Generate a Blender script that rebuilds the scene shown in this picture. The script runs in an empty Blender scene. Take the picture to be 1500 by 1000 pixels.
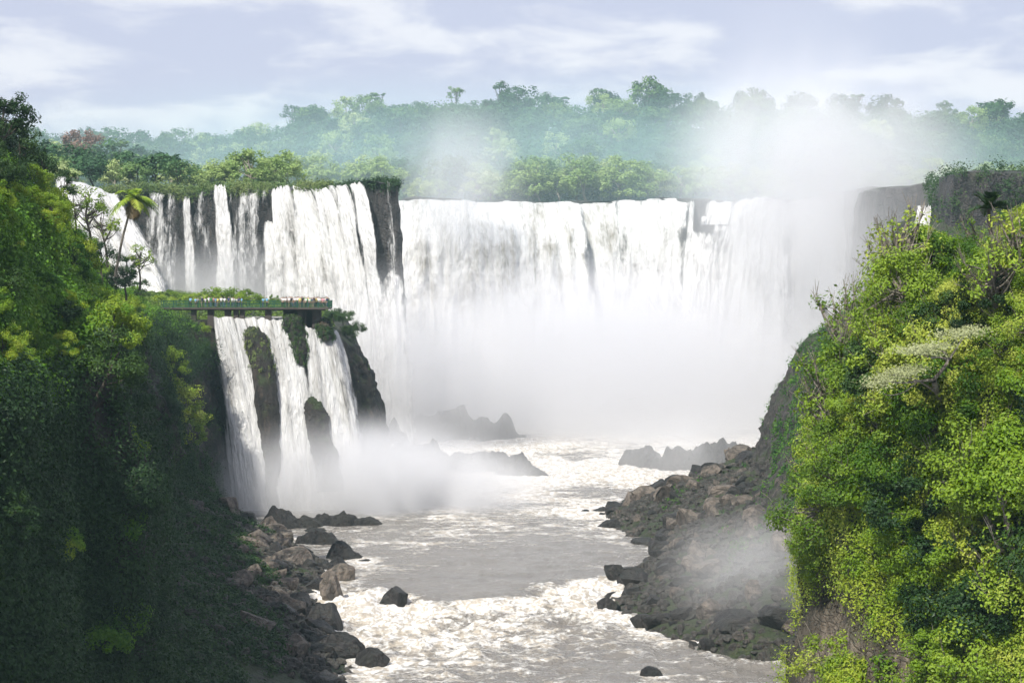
import bpy, math
import numpy as np
from mathutils import Vector, Matrix

# ------------------------------------------------------------------ camera, world, sun, exposure
S = bpy.context.scene
COL = S.collection
CZ, F = 38.0, 3000.0                      # camera height over the river (m); focal length in photo pixels

cam = bpy.data.cameras.new('camera')
cam.sensor_width = 36.0
cam.lens = 36.0 * F / 1500.0
cam.shift_y = -100.0 / 1500.0
cam.clip_start = 1.0
cam.clip_end = 20000.0
camo = bpy.data.objects.new('camera', cam)
camo.location = (0, 0, CZ)
camo.rotation_euler = (math.radians(90), 0, 0)
COL.objects.link(camo)
S.camera = camo

SUN = Vector((-0.33, -0.58, 0.745)).normalized()      # towards the sun
SUN_EL = math.asin(SUN.z)
sl = bpy.data.lights.new('sun', 'SUN')
sl.energy = 4.6
sl.angle = math.radians(0.55)
sl.color = (1.0, 0.955, 0.87)
so = bpy.data.objects.new('sun', sl)
so.rotation_euler = SUN.to_track_quat('Z', 'Y').to_euler()
so.location = (-200, -200, 300)
COL.objects.link(so)

Wd = bpy.data.worlds.new('World')
S.world = Wd
Wd.use_nodes = True
wt = Wd.node_tree
wt.nodes.clear()
def wn(t, **k):
    n = wt.nodes.new(t)
    for a, b in k.items():
        setattr(n, a, b)
    return n
w_out = wn('ShaderNodeOutputWorld')
w_bg = wn('ShaderNodeBackground')
w_sky = wn('ShaderNodeTexSky', sky_type='NISHITA', sun_disc=False, sun_elevation=SUN_EL,
           sun_rotation=math.atan2(SUN.x, SUN.y), altitude=200, air_density=1.0, dust_density=0.6, ozone_density=2.5)
w_tc = wn('ShaderNodeTexCoord')
w_map = wn('ShaderNodeMapping')
w_map.inputs['Scale'].default_value = (11.0, 11.0, 38.0)
w_map.inputs['Location'].default_value = (3.1, 0.4, 0.3)
w_n = wn('ShaderNodeTexNoise')
w_n.inputs['Scale'].default_value = 1.0
w_n.inputs['Detail'].default_value = 7.0
w_n.inputs['Roughness'].default_value = 0.55
w_n.inputs['Distortion'].default_value = 0.3
w_r = wn('ShaderNodeMapRange', interpolation_type='SMOOTHSTEP')
w_r.inputs['From Min'].default_value = 0.45
w_r.inputs['From Max'].default_value = 0.64
w_r.inputs['To Min'].default_value = 0.0
w_r.inputs['To Max'].default_value = 1.0
w_ramp = wn('ShaderNodeMixRGB')                        # grey-violet undersides to white tops of the clouds
w_ramp.inputs['Color1'].default_value = (6.3, 6.45, 8.1, 1)
w_ramp.inputs['Color2'].default_value = (9.2, 9.1, 9.7, 1)
w_mix = wn('ShaderNodeMixRGB')
w_mix.inputs['Fac'].default_value = 0.85
w_bg.inputs['Strength'].default_value = 0.085
L = wt.links.new
L(w_tc.outputs['Generated'], w_map.inputs['Vector'])
L(w_map.outputs['Vector'], w_n.inputs['Vector'])
L(w_n.outputs['Fac'], w_r.inputs['Value'])
L(w_r.outputs['Result'], w_ramp.inputs['Fac'])
L(w_sky.outputs['Color'], w_mix.inputs['Color1'])
L(w_ramp.outputs['Color'], w_mix.inputs['Color2'])
L(w_mix.outputs['Color'], w_bg.inputs['Color'])
L(w_bg.outputs['Background'], w_out.inputs['Surface'])

S.view_settings.view_transform = 'Standard'
S.view_settings.look = 'None'
S.view_settings.gamma = 1.0
S.view_settings.use_curve_mapping = False
S.view_settings.exposure = 0.30
S.render.engine = 'CYCLES'
cy = S.cycles
cy.use_denoising = True
cy.max_bounces = 5
cy.diffuse_bounces = 2
cy.glossy_bounces = 2
cy.transmission_bounces = 2
cy.transparent_max_bounces = 12
cy.volume_bounces = 3
cy.volume_step_rate = 1.0
cy.volume_max_steps = 128
cy.use_adaptive_sampling = True
cy.adaptive_threshold = 0.03
cy.sample_clamp_indirect = 4.0
cy.caustics_reflective = False
cy.caustics_refractive = False

# ------------------------------------------------------------------ helpers
rng = np.random.default_rng(11)

def W(px, py, Y):
    return np.array([(px - 750.0) / F * Y, Y, CZ - (py - 400.0) / F * Y])

def _h(x, y, z, seed):
    n = (x * np.int64(374761393) + y * np.int64(668265263) + z * np.int64(1274126177) + np.int64(seed) * np.int64(974634777)) & 0xFFFFFFFF
    n = (n ^ (n >> 13)) * 1274126177 & 0xFFFFFFFF
    n = (n ^ (n >> 16)) * 2246822519 & 0xFFFFFFFF
    n = n ^ (n >> 15)
    return n.astype(np.float64) / 2147483647.5 - 1.0

def vn(p, seed=0):
    p = np.asarray(p, dtype=np.float64)
    i = np.floor(p).astype(np.int64)
    f = p - i
    f = f * f * f * (f * (f * 6 - 15) + 10)
    x, y, z = i[..., 0], i[..., 1], i[..., 2]
    fx, fy, fz = f[..., 0], f[..., 1], f[..., 2]
    def l(a, b, t): return a + (b - a) * t
    return l(l(l(_h(x, y, z, seed), _h(x + 1, y, z, seed), fx), l(_h(x, y + 1, z, seed), _h(x + 1, y + 1, z, seed), fx), fy),
             l(l(_h(x, y, z + 1, seed), _h(x + 1, y, z + 1, seed), fx), l(_h(x, y + 1, z + 1, seed), _h(x + 1, y + 1, z + 1, seed), fx), fy), fz)

def fbm(p, o=4, seed=0, gain=0.5):
    p = np.asarray(p, dtype=np.float64)
    s, a, t = 0.0, 1.0, 0.0
    for k in range(o):
        s = s + a * vn(p * 2 ** k + 17.3 * k, seed + k)
        t += a
        a *= gain
    return s / t

def sst(a, b, x):
    t = np.clip((x - a) / (b - a), 0, 1)
    return t * t * (3 - 2 * t)

def mesh(name, V, Q, mat, smooth=True, attrs=None):
    V = np.ascontiguousarray(V, dtype=np.float32).reshape(-1, 3)
    Q = np.ascontiguousarray(Q, dtype=np.int32)
    k = Q.shape[1]
    me = bpy.data.meshes.new(name)
    me.vertices.add(len(V))
    me.vertices.foreach_set('co', V.ravel())
    me.loops.add(Q.size)
    me.loops.foreach_set('vertex_index', Q.ravel())
    me.polygons.add(len(Q))
    me.polygons.foreach_set('loop_start', np.arange(0, Q.size, k, dtype=np.int32))
    me.polygons.foreach_set('loop_total', np.full(len(Q), k, dtype=np.int32))
    me.polygons.foreach_set('use_smooth', np.full(len(Q), smooth))
    for a, v in (attrs or {}).items():
        v = np.ascontiguousarray(v, dtype=np.float32)
        if v.ndim == 1:
            me.attributes.new(a, 'FLOAT', 'POINT').data.foreach_set('value', v)
        else:
            me.attributes.new(a, 'FLOAT_VECTOR', 'POINT').data.foreach_set('vector', v.ravel())
    me.materials.append(mat)
    me.update(calc_edges=True)
    return me

def link(name, me, parent=None, loc=None):
    o = bpy.data.objects.new(name, me)
    COL.objects.link(o)
    if parent is not None:
        o.parent = parent
    if loc is not None:
        o.location = loc
    return o

def tag(o, label=None, cat=None, group=None, kind=None):
    if label: o['label'] = label
    if cat: o['category'] = cat
    if group: o['group'] = group
    if kind: o['kind'] = kind
    return o

def grid_faces(n, m):
    i = np.arange(n * m).reshape(n, m)
    return np.stack([i[:-1, :-1], i[1:, :-1], i[1:, 1:], i[:-1, 1:]], -1).reshape(-1, 4)

def grid_normals(P):
    du = np.gradient(P, axis=0)
    dv = np.gradient(P, axis=1)
    n = np.cross(du, dv)
    return n / (np.linalg.norm(n, axis=-1, keepdims=True) + 1e-9)

def unit(v):
    return v / (np.linalg.norm(v, axis=-1, keepdims=True) + 1e-9)

def sample_grid(P, Nn, count, r, mask=None):
    """random points on a grid surface, by area"""
    a = np.linalg.norm(np.cross(P[1:, :-1] - P[:-1, :-1], P[:-1, 1:] - P[:-1, :-1]), axis=-1)
    if mask is not None:
        a = a * mask[:-1, :-1]
    a = a.ravel() / a.sum()
    k = r.choice(len(a), size=count, p=a)
    i, j = np.unravel_index(k, (P.shape[0] - 1, P.shape[1] - 1))
    u, v = r.random(count)[:, None], r.random(count)[:, None]
    p = P[i, j] * (1 - u) * (1 - v) + P[i + 1, j] * u * (1 - v) + P[i, j + 1] * (1 - u) * v + P[i + 1, j + 1] * u * v
    return p, Nn[i, j]

def leaf_quads(C, Nr, s, r, asp=0.5):
    """rhombic leaves: centres C, normals Nr, half-lengths s"""
    t = unit(np.cross(Nr, r.normal(size=C.shape)))
    b = np.cross(Nr, t)
    s = s[:, None]
    fold = Nr * s * 0.18
    V = np.stack([C - t * s - fold, C + b * s * asp, C + t * s - fold, C - b * s * asp], 1).reshape(-1, 3)
    Q = np.arange(len(V)).reshape(-1, 4)
    return V, Q

def tube(pts, rad, k=6):
    """one tapered limb along pts"""
    pts = np.asarray(pts, float)
    n = len(pts)
    d = unit(np.gradient(pts, axis=0))
    a = unit(np.cross(d, np.array([0.31, 0.87, 0.12])))
    b = np.cross(d, a)
    th = np.linspace(0, 2 * np.pi, k, endpoint=False)
    V = pts[:, None] + np.asarray(rad)[:, None, None] * (np.cos(th)[None, :, None] * a[:, None] + np.sin(th)[None, :, None] * b[:, None])
    i = np.arange(n * k).reshape(n, k)
    Q = np.stack([i[:-1], np.roll(i, -1, 1)[:-1], np.roll(i, -1, 1)[1:], i[1:]], -1).reshape(-1, 4)
    return V.reshape(-1, 3), Q

def merge(parts):
    V, Q, o = [], [], 0
    for v, q in parts:
        V.append(v); Q.append(q + o); o += len(v)
    return np.concatenate(V), np.concatenate(Q)

def box(x0, x1, y0, y1, z0, z1):
    V = np.array([[x, y, z] for x in (x0, x1) for y in (y0, y1) for z in (z0, z1)], float)
    Q = np.array([[0, 1, 3, 2], [4, 6, 7, 5], [0, 4, 5, 1], [2, 3, 7, 6], [0, 2, 6, 4], [1, 5, 7, 3]])
    return V, Q

# ------------------------------------------------------------------ materials
class M:
    def __init__(s, name):
        s.m = bpy.data.materials.new(name)
        s.m.use_nodes = True
        s.t = s.m.node_tree
        s.t.nodes.clear()
        s.out = s.t.nodes.new('ShaderNodeOutputMaterial')
    def n(s, t, ins=None, **k):
        n = s.t.nodes.new(t)
        for a, b in k.items():
            setattr(n, a, b)
        for a, b in (ins or {}).items():
            if isinstance(b, bpy.types.NodeSocket):
                s.t.links.new(b, n.inputs[a])
            else:
                n.inputs[a].default_value = b
        return n
    def math(s, op, a, b=None, c=None, clamp=False):
        n = s.t.nodes.new('ShaderNodeMath')
        n.operation = op
        n.use_clamp = clamp
        for i, x in enumerate((a, b, c)):
            if x is None: continue
            if isinstance(x, bpy.types.NodeSocket): s.t.links.new(x, n.inputs[i])
            else: n.inputs[i].default_value = x
        return n.outputs[0]
    def rng(s, v, a, b, c=0.0, d=1.0, smooth=True):
        n = s.n('ShaderNodeMapRange', {'Value': v, 'From Min': a, 'From Max': b, 'To Min': c, 'To Max': d})
        if smooth: n.interpolation_type = 'SMOOTHSTEP'
        return n.outputs['Result']
    def mix(s, f, a, b):
        n = s.n('ShaderNodeMixRGB', {'Fac': f})
        for k, x in (('Color1', a), ('Color2', b)):
            if isinstance(x, bpy.types.NodeSocket): s.t.links.new(x, n.inputs[k])
            else: n.inputs[k].default_value = (*x, 1)
        return n.outputs['Color']
    def noise(s, vec, scale, detail=4.0, rough=0.55, dist=0.0):
        return s.n('ShaderNodeTexNoise', {'Vector': vec, 'Scale': scale, 'Detail': detail, 'Roughness': rough, 'Distortion': dist}).outputs['Fac']
    def scale(s, vec, v):
        return s.n('ShaderNodeMapping', {'Vector': vec, 'Scale': v}).outputs['Vector']
    def pos(s, space='Position'):
        if space == 'Position':
            return s.n('ShaderNodeNewGeometry').outputs['Position']
        return s.n('ShaderNodeTexCoord').outputs['Object']

def rock_mat(name, dark, mid, light, moss=(0.035, 0.06, 0.012), moss_amt=0.5, local=False, sc=1.0, rough=0.75, wet=0.0):
    m = M(name)
    p = m.pos('Object' if local else 'Position')
    a = m.noise(p, 0.22 * sc, 6, 0.6, 0.4)
    b = m.noise(m.scale(p, (1, 1, 0.35)), 1.3 * sc, 6, 0.65, 0.6)
    c = m.mix(m.rng(b, 0.36, 0.62), dark, mid)
    c = m.mix(m.math('MULTIPLY', m.rng(a, 0.52, 0.72), m.rng(b, 0.42, 0.6)), c, light)
    nz = m.n('ShaderNodeSeparateXYZ', {'Vector': m.n('ShaderNodeNewGeometry').outputs['Normal']}).outputs['Z']
    g = m.noise(p, 0.45 * sc, 5, 0.6)
    mm = m.math('ADD', m.math('MULTIPLY', nz, 0.35), g)
    c = m.mix(m.math('MULTIPLY', m.rng(mm, 0.62, 0.86), moss_amt), c, moss)
    wp_ = m.n('ShaderNodeVectorMath', {0: m.scale(p, (1, 1, 1.5)), 1: m.n('ShaderNodeVectorMath', {0: m.n('ShaderNodeTexNoise', {'Vector': p, 'Scale': 0.9 * sc, 'Detail': 4.0}).outputs['Color'], 1: (1.1, 1.1, 1.1)}, operation='MULTIPLY').outputs[0]}, operation='ADD').outputs[0]
    ve = m.n('ShaderNodeTexVoronoi', {'Vector': wp_, 'Scale': 0.55 * sc}, feature='DISTANCE_TO_EDGE').outputs['Distance']
    vf = m.n('ShaderNodeTexVoronoi', {'Vector': wp_, 'Scale': 1.7 * sc}, feature='DISTANCE_TO_EDGE').outputs['Distance']
    ck = m.math('MULTIPLY', m.rng(ve, 0.0, 0.05, 0.72, 1.0), m.rng(vf, 0.0, 0.08, 0.72, 1.0))
    c = m.mix(ck, tuple(x * 0.6 for x in dark), c)
    hgt = m.math('ADD', m.math('ADD', b, m.math('MULTIPLY', m.noise(p, 5.0 * sc, 5, 0.7), 0.5)), m.math('MULTIPLY', ck, 0.7))
    bp = m.n('ShaderNodeBump', {'Height': hgt, 'Strength': 1.0, 'Distance': 0.45 / sc})
    sh = m.n('ShaderNodeBsdfPrincipled', {'Base Color': c, 'Roughness': rough, 'Normal': bp.outputs['Normal']})
    m.t.links.new(sh.outputs[0], m.out.inputs['Surface'])
    return m.m

def leaf_mat(name, a, b, c, transl=0.35, rough=0.5, nscale=0.5):
    """three tones; the mix follows soft noise through the plants and a per-plant random value"""
    m = M(name)
    p = m.pos()
    n1 = m.noise(p, nscale, 3, 0.6)
    n2 = m.noise(p, nscale * 7, 2, 0.6)
    ri = m.n('ShaderNodeObjectInfo').outputs['Random']
    f = m.math('ADD', m.math('ADD', m.math('MULTIPLY', n1, 0.9), m.math('MULTIPLY', n2, 0.55)), m.math('MULTIPLY', ri, 0.5))
    col = m.mix(m.rng(f, 0.68, 0.98), a, b)
    col = m.mix(m.rng(f, 1.0, 1.3), col, c)
    d = m.n('ShaderNodeBsdfPrincipled', {'Base Color': col, 'Roughness': rough, 'Specular IOR Level': 0.3})
    t = m.n('ShaderNodeBsdfTranslucent', {'Color': col})
    mx = m.n('ShaderNodeMixShader', {0: transl, 1: d.outputs[0], 2: t.outputs[0]})
    m.t.links.new(mx.outputs[0], m.out.inputs['Surface'])
    return m.m

def plain(name, col, rough=0.6, metal=0.0, var=0.25, sc=6.0):
    m = M(name)
    n = m.noise(m.pos('Object'), sc, 3)
    c = m.mix(n, tuple(x * (1 - var) for x in col), tuple(min(1, x * (1 + var)) for x in col))
    sh = m.n('ShaderNodeBsdfPrincipled', {'Base Color': c, 'Roughness': rough, 'Metallic': metal})
    m.t.links.new(sh.outputs[0], m.out.inputs['Surface'])
    return m.m

M_CLIFF = rock_mat('basalt_cliff', (0.010, 0.009, 0.009), (0.040, 0.032, 0.026), (0.12, 0.08, 0.055), moss_amt=0.85, sc=0.8)
M_FALLCLIFF = rock_mat('wet_basalt', (0.02, 0.02, 0.022), (0.07, 0.063, 0.06), (0.12, 0.105, 0.09), moss_amt=0.3, sc=0.5, rough=0.45)
M_BANK = rock_mat('bank_rock', (0.02, 0.019, 0.018), (0.085, 0.073, 0.065), (0.2, 0.16, 0.13), moss_amt=0.8, sc=1.2)
M_BOULDER = rock_mat('boulder_rock', (0.06, 0.05, 0.042), (0.20, 0.165, 0.135), (0.38, 0.31, 0.24), moss_amt=0.1, local=True, sc=1.4)
M_WETROCK = rock_mat('wet_boulder_rock', (0.008, 0.007, 0.007), (0.032, 0.027, 0.025), (0.085, 0.07, 0.055), moss_amt=0.1, local=True, sc=1.4, rough=0.55)
M_PALE = rock_mat('pale_cliff_rock', (0.13, 0.10, 0.075), (0.32, 0.26, 0.20), (0.5, 0.42, 0.33), moss=(0.09, 0.11, 0.02), moss_amt=0.8, sc=0.9)
_nt = M_PALE.node_tree
_pr = [n for n in _nt.nodes if n.type == 'BSDF_PRINCIPLED'][0]
_src = _pr.inputs['Base Color'].links[0].from_socket
_mx = _nt.nodes.new('ShaderNodeMixRGB'); _at = _nt.nodes.new('ShaderNodeAttribute'); _at.attribute_name = 'bare'
_mx.inputs['Color1'].default_value = (0.022, 0.026, 0.012, 1)  # dark soil, also deepening the shaded gaps between bushes by colour
_nt.links.new(_at.outputs['Fac'], _mx.inputs['Fac']); _nt.links.new(_src, _mx.inputs['Color2']); _nt.links.new(_mx.outputs['Color'], _pr.inputs['Base Color'])
M_SOIL = rock_mat('forest_soil', (0.010, 0.014, 0.006), (0.022, 0.032, 0.012), (0.05, 0.05, 0.02), moss=(0.03, 0.05, 0.012), moss_amt=0.8, sc=0.5)

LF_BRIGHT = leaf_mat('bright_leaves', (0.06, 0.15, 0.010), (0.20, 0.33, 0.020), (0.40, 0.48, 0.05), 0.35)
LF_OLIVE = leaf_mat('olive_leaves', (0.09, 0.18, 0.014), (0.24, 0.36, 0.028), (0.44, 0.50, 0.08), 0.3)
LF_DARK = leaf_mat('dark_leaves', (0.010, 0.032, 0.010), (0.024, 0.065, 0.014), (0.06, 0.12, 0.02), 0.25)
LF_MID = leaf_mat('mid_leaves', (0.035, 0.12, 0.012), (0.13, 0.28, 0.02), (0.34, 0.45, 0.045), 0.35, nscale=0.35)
LF_FAR = leaf_mat('forest_leaves', (0.02, 0.065, 0.028), (0.055, 0.14, 0.045), (0.16, 0.26, 0.07), 0.2, nscale=0.07)
LF_PALEFAR = leaf_mat('pale_forest_leaves', (0.22, 0.34, 0.09), (0.36, 0.48, 0.16), (0.52, 0.60, 0.28), 0.3, nscale=0.08)
LF_RIM = leaf_mat('rim_leaves', (0.03, 0.075, 0.02), (0.09, 0.16, 0.035), (0.20, 0.25, 0.08), 0.25, nscale=0.15)
LF_PALE = leaf_mat('pale_leaves', (0.20, 0.23, 0.10), (0.32, 0.35, 0.17), (0.45, 0.47, 0.26), 0.2)
M_BARK = rock_mat('bark', (0.05, 0.04, 0.03), (0.13, 0.11, 0.085), (0.25, 0.21, 0.17), moss_amt=0.3, local=True, sc=3)
M_PALEBARK = rock_mat('pale_bark', (0.22, 0.19, 0.15), (0.36, 0.32, 0.26), (0.5, 0.46, 0.4), moss_amt=0.1, local=True, sc=3)

def river_mat():
    m = M('silty_river_water')
    p = m.pos()
    at = m.n('ShaderNodeAttribute', attribute_name='foam').outputs['Fac']
    n1 = m.noise(m.scale(p, (0.42, 0.5, 1)), 1.0, 9, 0.70, 0.35)
    n2 = m.noise(m.scale(p, (1.6, 2.4, 2)), 1.0, 7, 0.72, 0.3)
    v = m.math('ADD', m.math('MULTIPLY', m.math('SUBTRACT', n1, 0.5), 2.1), m.math('MULTIPLY', m.math('SUBTRACT', n2, 0.5), 1.3))
    f = m.rng(m.math('ADD', v, at), 0.55, 1.0)
    silt = m.mix(m.noise(p, 0.12, 4), (0.165, 0.152, 0.137), (0.24, 0.222, 0.192))
    n3 = m.noise(m.scale(p, (0.5, 0.3, 1)), 2.0, 6, 0.65, 1.2)
    c = m.mix(f, silt, m.mix(m.rng(n3, 0.40, 0.6), (0.45, 0.40, 0.33), (0.80, 0.79, 0.76)))
    bp = m.n('ShaderNodeBump', {'Height': m.math('ADD', m.noise(m.scale(p, (1, 0.6, 1)), 1.4, 7, 0.65), m.math('MULTIPLY', f, 0.25)), 'Strength': 0.8, 'Distance': 0.45})
    ro = m.math('ADD', m.math('MULTIPLY', f, 0.55), 0.16)
    sh = m.n('ShaderNodeBsdfPrincipled', {'Base Color': c, 'Roughness': ro, 'Normal': bp.outputs['Normal'], 'IOR': 1.33})
    m.t.links.new(sh.outputs[0], m.out.inputs['Surface'])
    return m.m
M_RIVER = river_mat()

def fall_mat(name, dens, silt=0.25, fine=1.0, seed=0.0):
    """falling water: white strands, troughs tinted by silt and greyed as painted shading, gaps between the strands"""
    m = M(name)
    st = m.n('ShaderNodeAttribute', attribute_name='st').outputs['Vector']
    ed = m.n('ShaderNodeAttribute', attribute_name='edge').outputs['Fac']
    s1 = m.noise(m.n('ShaderNodeMapping', {'Vector': st, 'Scale': (0.42 * fine, 0.045, 1), 'Location': (seed, seed * .3, seed)}).outputs['Vector'], 1.0, 5, 0.62, 0.25)
    s2 = m.noise(m.n('ShaderNodeMapping', {'Vector': st, 'Scale': (2.4 * fine, 0.22, 1), 'Location': (seed, 0, 0)}).outputs['Vector'], 1.0, 6, 0.7, 0.5)
    s3 = m.noise(m.n('ShaderNodeMapping', {'Vector': st, 'Scale': (0.9 * fine, 0.45, 1), 'Location': (0, seed, 0)}).outputs['Vector'], 1.0, 6, 0.68, 0.8)
    s4 = m.noise(m.n('ShaderNodeMapping', {'Vector': st, 'Scale': (0.16 * fine, 0.07, 1), 'Location': (seed * 2, seed, 3)}).outputs['Vector'], 1.0, 4, 0.6, 0.6)
    v = m.math('ADD', m.math('ADD', m.math('MULTIPLY', s1, 0.30), m.math('MULTIPLY', s2, 0.13)), m.math('ADD', m.math('MULTIPLY', s3, 0.25), m.math('MULTIPLY', s4, 0.32)))
    a = m.math('ADD', m.math('ADD', m.math('MULTIPLY', m.math('SUBTRACT', v, 0.5), 4.2), dens), m.math('MULTIPLY', ed, -1.0))
    alpha = m.rng(a, -0.15, 0.55)
    c = m.mix(m.rng(v, 0.34, 0.56), (0.50 - silt * 0.55, 0.50 - silt * 0.60, 0.51 - silt * 0.74), (0.80, 0.80, 0.79))  # strand shading put into the colour: greyed troughs besides the silt tint
    bp = m.n('ShaderNodeBump', {'Height': v, 'Strength': 0.9, 'Distance': 3.5})
    sh = m.n('ShaderNodeBsdfPrincipled', {'Base Color': c, 'Roughness': 0.6, 'Normal': bp.outputs['Normal'], 'Alpha': alpha, 'Specular IOR Level': 0.2})
    m.t.links.new(sh.outputs[0], m.out.inputs['Surface'])
    return m.m
FM_SOLID = fall_mat('white_fall_water', 0.72, 0.22)
FM_SILT = fall_mat('silty_fall_water', 0.9, 0.42, seed=4.0)
FM_NEAR = fall_mat('near_fall_water', 0.80, 0.28, 1.6, seed=7.0)
FM_THIN = fall_mat('thin_fall_water', 0.12, 0.2, 1.2, seed=2.0)

# ------------------------------------------------------------------ structure: river
def make_river():
    n, mcol = 560, 520
    Ys = 1.0 / np.linspace(1 / 120.0, 1 / 640.0, n)
    u = np.linspace(0, 1, mcol)
    x0 = np.interp(Ys, [120, 190, 300, 420, 640], [-45, -45, -70, -70, -70])
    x1 = np.interp(Ys, [120, 190, 300, 420, 640], [50, 52, 75, 100, 130])
    X = x0[:, None] + (x1 - x0)[:, None] * u[None]
    Y = np.repeat(Ys[:, None], mcol, 1)
    px = 750 + F * X / Y
    py = 400 + F * CZ / Y
    p = np.stack([X, Y, np.zeros_like(X)], -1)
    band = 872 + 18 * np.sin((px - 540) / 75.0) * sst(560, 640, px) + 8 * fbm(p * 0.08, 3, 5)      # the drop of the near rapid
    rap = sst(-14, 10, py - band) * (1 - sst(24, 95, py - band)) 
    rap2 = sst(-8, 6, py - band) * (1 - sst(50, 170, py - band))
    foam = 0.33 + 0.34 * rap2 + 0.42 * rap
    foam += 0.40 * np.exp(-((py - 752) / 26.0) ** 2) * sst(600, 680, px)
    foam += 0.16 * (1 - sst(790, 830, py))
    foam += 0.30 * np.maximum(0, fbm(np.stack([X * .10, Y * .45, 0 * X], -1), 4, 90)) * (py < 900)
    foam += 0.30 * np.exp(-((py - 785) / 16.0) ** 2) * (1 - sst(720, 840, px))
    foam += 0.28 * np.exp(-((py - 838) / 9.0) ** 2) * (1 - sst(600, 680, px))
    foam += 0.50 * (1 - sst(690, 735, py))
    foam += 0.40 * np.exp(-(((px - 885) / 60) ** 2 + ((py - 862) / 12.0) ** 2))
    foam -= 0.16 * np.exp(-(((px - 740) / 110) ** 2 + ((py - 840) / 20.0) ** 2))
    foam += 0.55 * fbm(p * np.array([0.06, 0.04, 1]), 4, 31)
    amp = 0.26 + 0.7 * rap + 0.5 * rap2 + 0.5 * (1 - sst(690, 760, py))
    w = fbm(p * np.array([0.30, 0.42, 1]), 5, 40, 0.6)
    w2 = 1 - np.abs(fbm(p * np.array([0.16, 0.26, 1]), 4, 47, 0.5)) * 2
    Z = amp * (0.9 * w + 0.5 * w2 - 0.25) + 0.5 * (1 - sst(-10, 14, py - band)) * sst(150, 190, Y)
    foam += 0.25 * (w2 - 0.4) + 0.35 * w * sst(.25, .8, amp)
    for rx, ry, rw in [(576, 884, 3), (548, 972, 2.6), (903, 851, 3), (890, 893, 2.6), (893, 776, 3.5), (870, 752, 4), (944, 915, 2.6), (505, 853, 4), (535, 826, 2), (955, 985, 2)]:
        Yr = F * CZ / (ry - 400.0); Xr = (rx - 750) / F * Yr
        dd = np.hypot((X - Xr) / rw, np.where(Y < Yr, (Y - Yr) / (rw * 3.5), (Y - Yr) / rw))
        foam += 0.55 * np.exp(-(dd / 1.0) ** 2)
    P = np.stack([X, Y, Z], -1)
    me = mesh('river', P, grid_faces(n, mcol), M_RIVER, True, {'foam': foam.ravel()})
    tag(link('river', me), 'brown silty river with white foam running between the rocky banks', 'river', kind='structure')
make_river()

# ------------------------------------------------------------------ structure: terrain
def resample(poly, n, sharp=None):
    poly = np.asarray(poly, float)
    d = np.r_[0, np.cumsum(np.linalg.norm(np.diff(poly, axis=0), axis=1))]
    t = np.linspace(0, d[-1], n)
    return np.stack([np.interp(t, d, poly[:, k]) for k in range(poly.shape[1])], -1)

def smooth1(a, k):
    ker = np.ones(k) / k
    pad = np.concatenate([np.repeat(a[:1], k, 0), a, np.repeat(a[-1:], k, 0)])
    out = np.stack([np.convolve(pad[:, c], ker, 'same') for c in range(a.shape[1])], -1)
    return out[k:-k]

def rockify(P, Nn, amp, f=0.12, seed=0, vert=0.4):
    """layered, cracked displacement of a terrain grid along its normals"""
    q = P * np.array([1, 1, vert])
    big = fbm(q * f, 4, seed)
    rid = 1 - 2 * np.abs(fbm(q * f * 2.6, 4, seed + 9))
    strata = np.sin(P[..., 2] * 0.9 + 3 * vn(P * 0.05, seed + 3)) * 0.07
    fine = fbm(P * f * 9, 3, seed + 20)
    return P + Nn * (amp * (0.9 * big + 0.35 * rid + strata + 0.22 * fine))[..., None]

# --- left side: river talus, dark cliff and the overgrown slope above it
LSEC = {
 20:  [(-26, -2), (-40, 8), (-43, 30), (-50, 46), (-120, 60)],
 120: [(-24, -2), (-31.5, 7), (-33.5, 29), (-41, 47), (-120, 58)],
 150: [(-17, -1.5), (-27.5, 8), (-29.5, 30), (-38.5, 46), (-120, 58)],
 172: [(-14.5, -1.5), (-31, 8), (-33.5, 29), (-43, 47), (-120, 57)],
 190: [(-12.0, -1.5), (-35.5, 8), (-38, 28), (-47, 46), (-120, 56)],
 215: [(-16.5, -1.5), (-41, 8), (-43.5, 28), (-51, 42.5), (-120, 52)],
 240: [(-19.0, -1.5), (-44, 8), (-47.5, 28), (-54.5, 41.5), (-120, 48)],
 265: [(-19.5, -1.5), (-45, 9), (-48.5, 28), (-56.5, 39), (-120, 45)],
 290: [(-34, -1.5), (-47, 10), (-51, 28), (-58, 36.0), (-120, 40)],
 310: [(-42, -1.5), (-48.5, 8), (-52, 28), (-59, 33), (-130, 36)],
 330: [(-44, -1.5), (-48, 3), (-51, 27), (-60, 31), (-140, 32.5)],
 352: [(-52, -1.5), (-56, 3), (-58, 26), (-64, 30), (-150, 31)],
}
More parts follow.
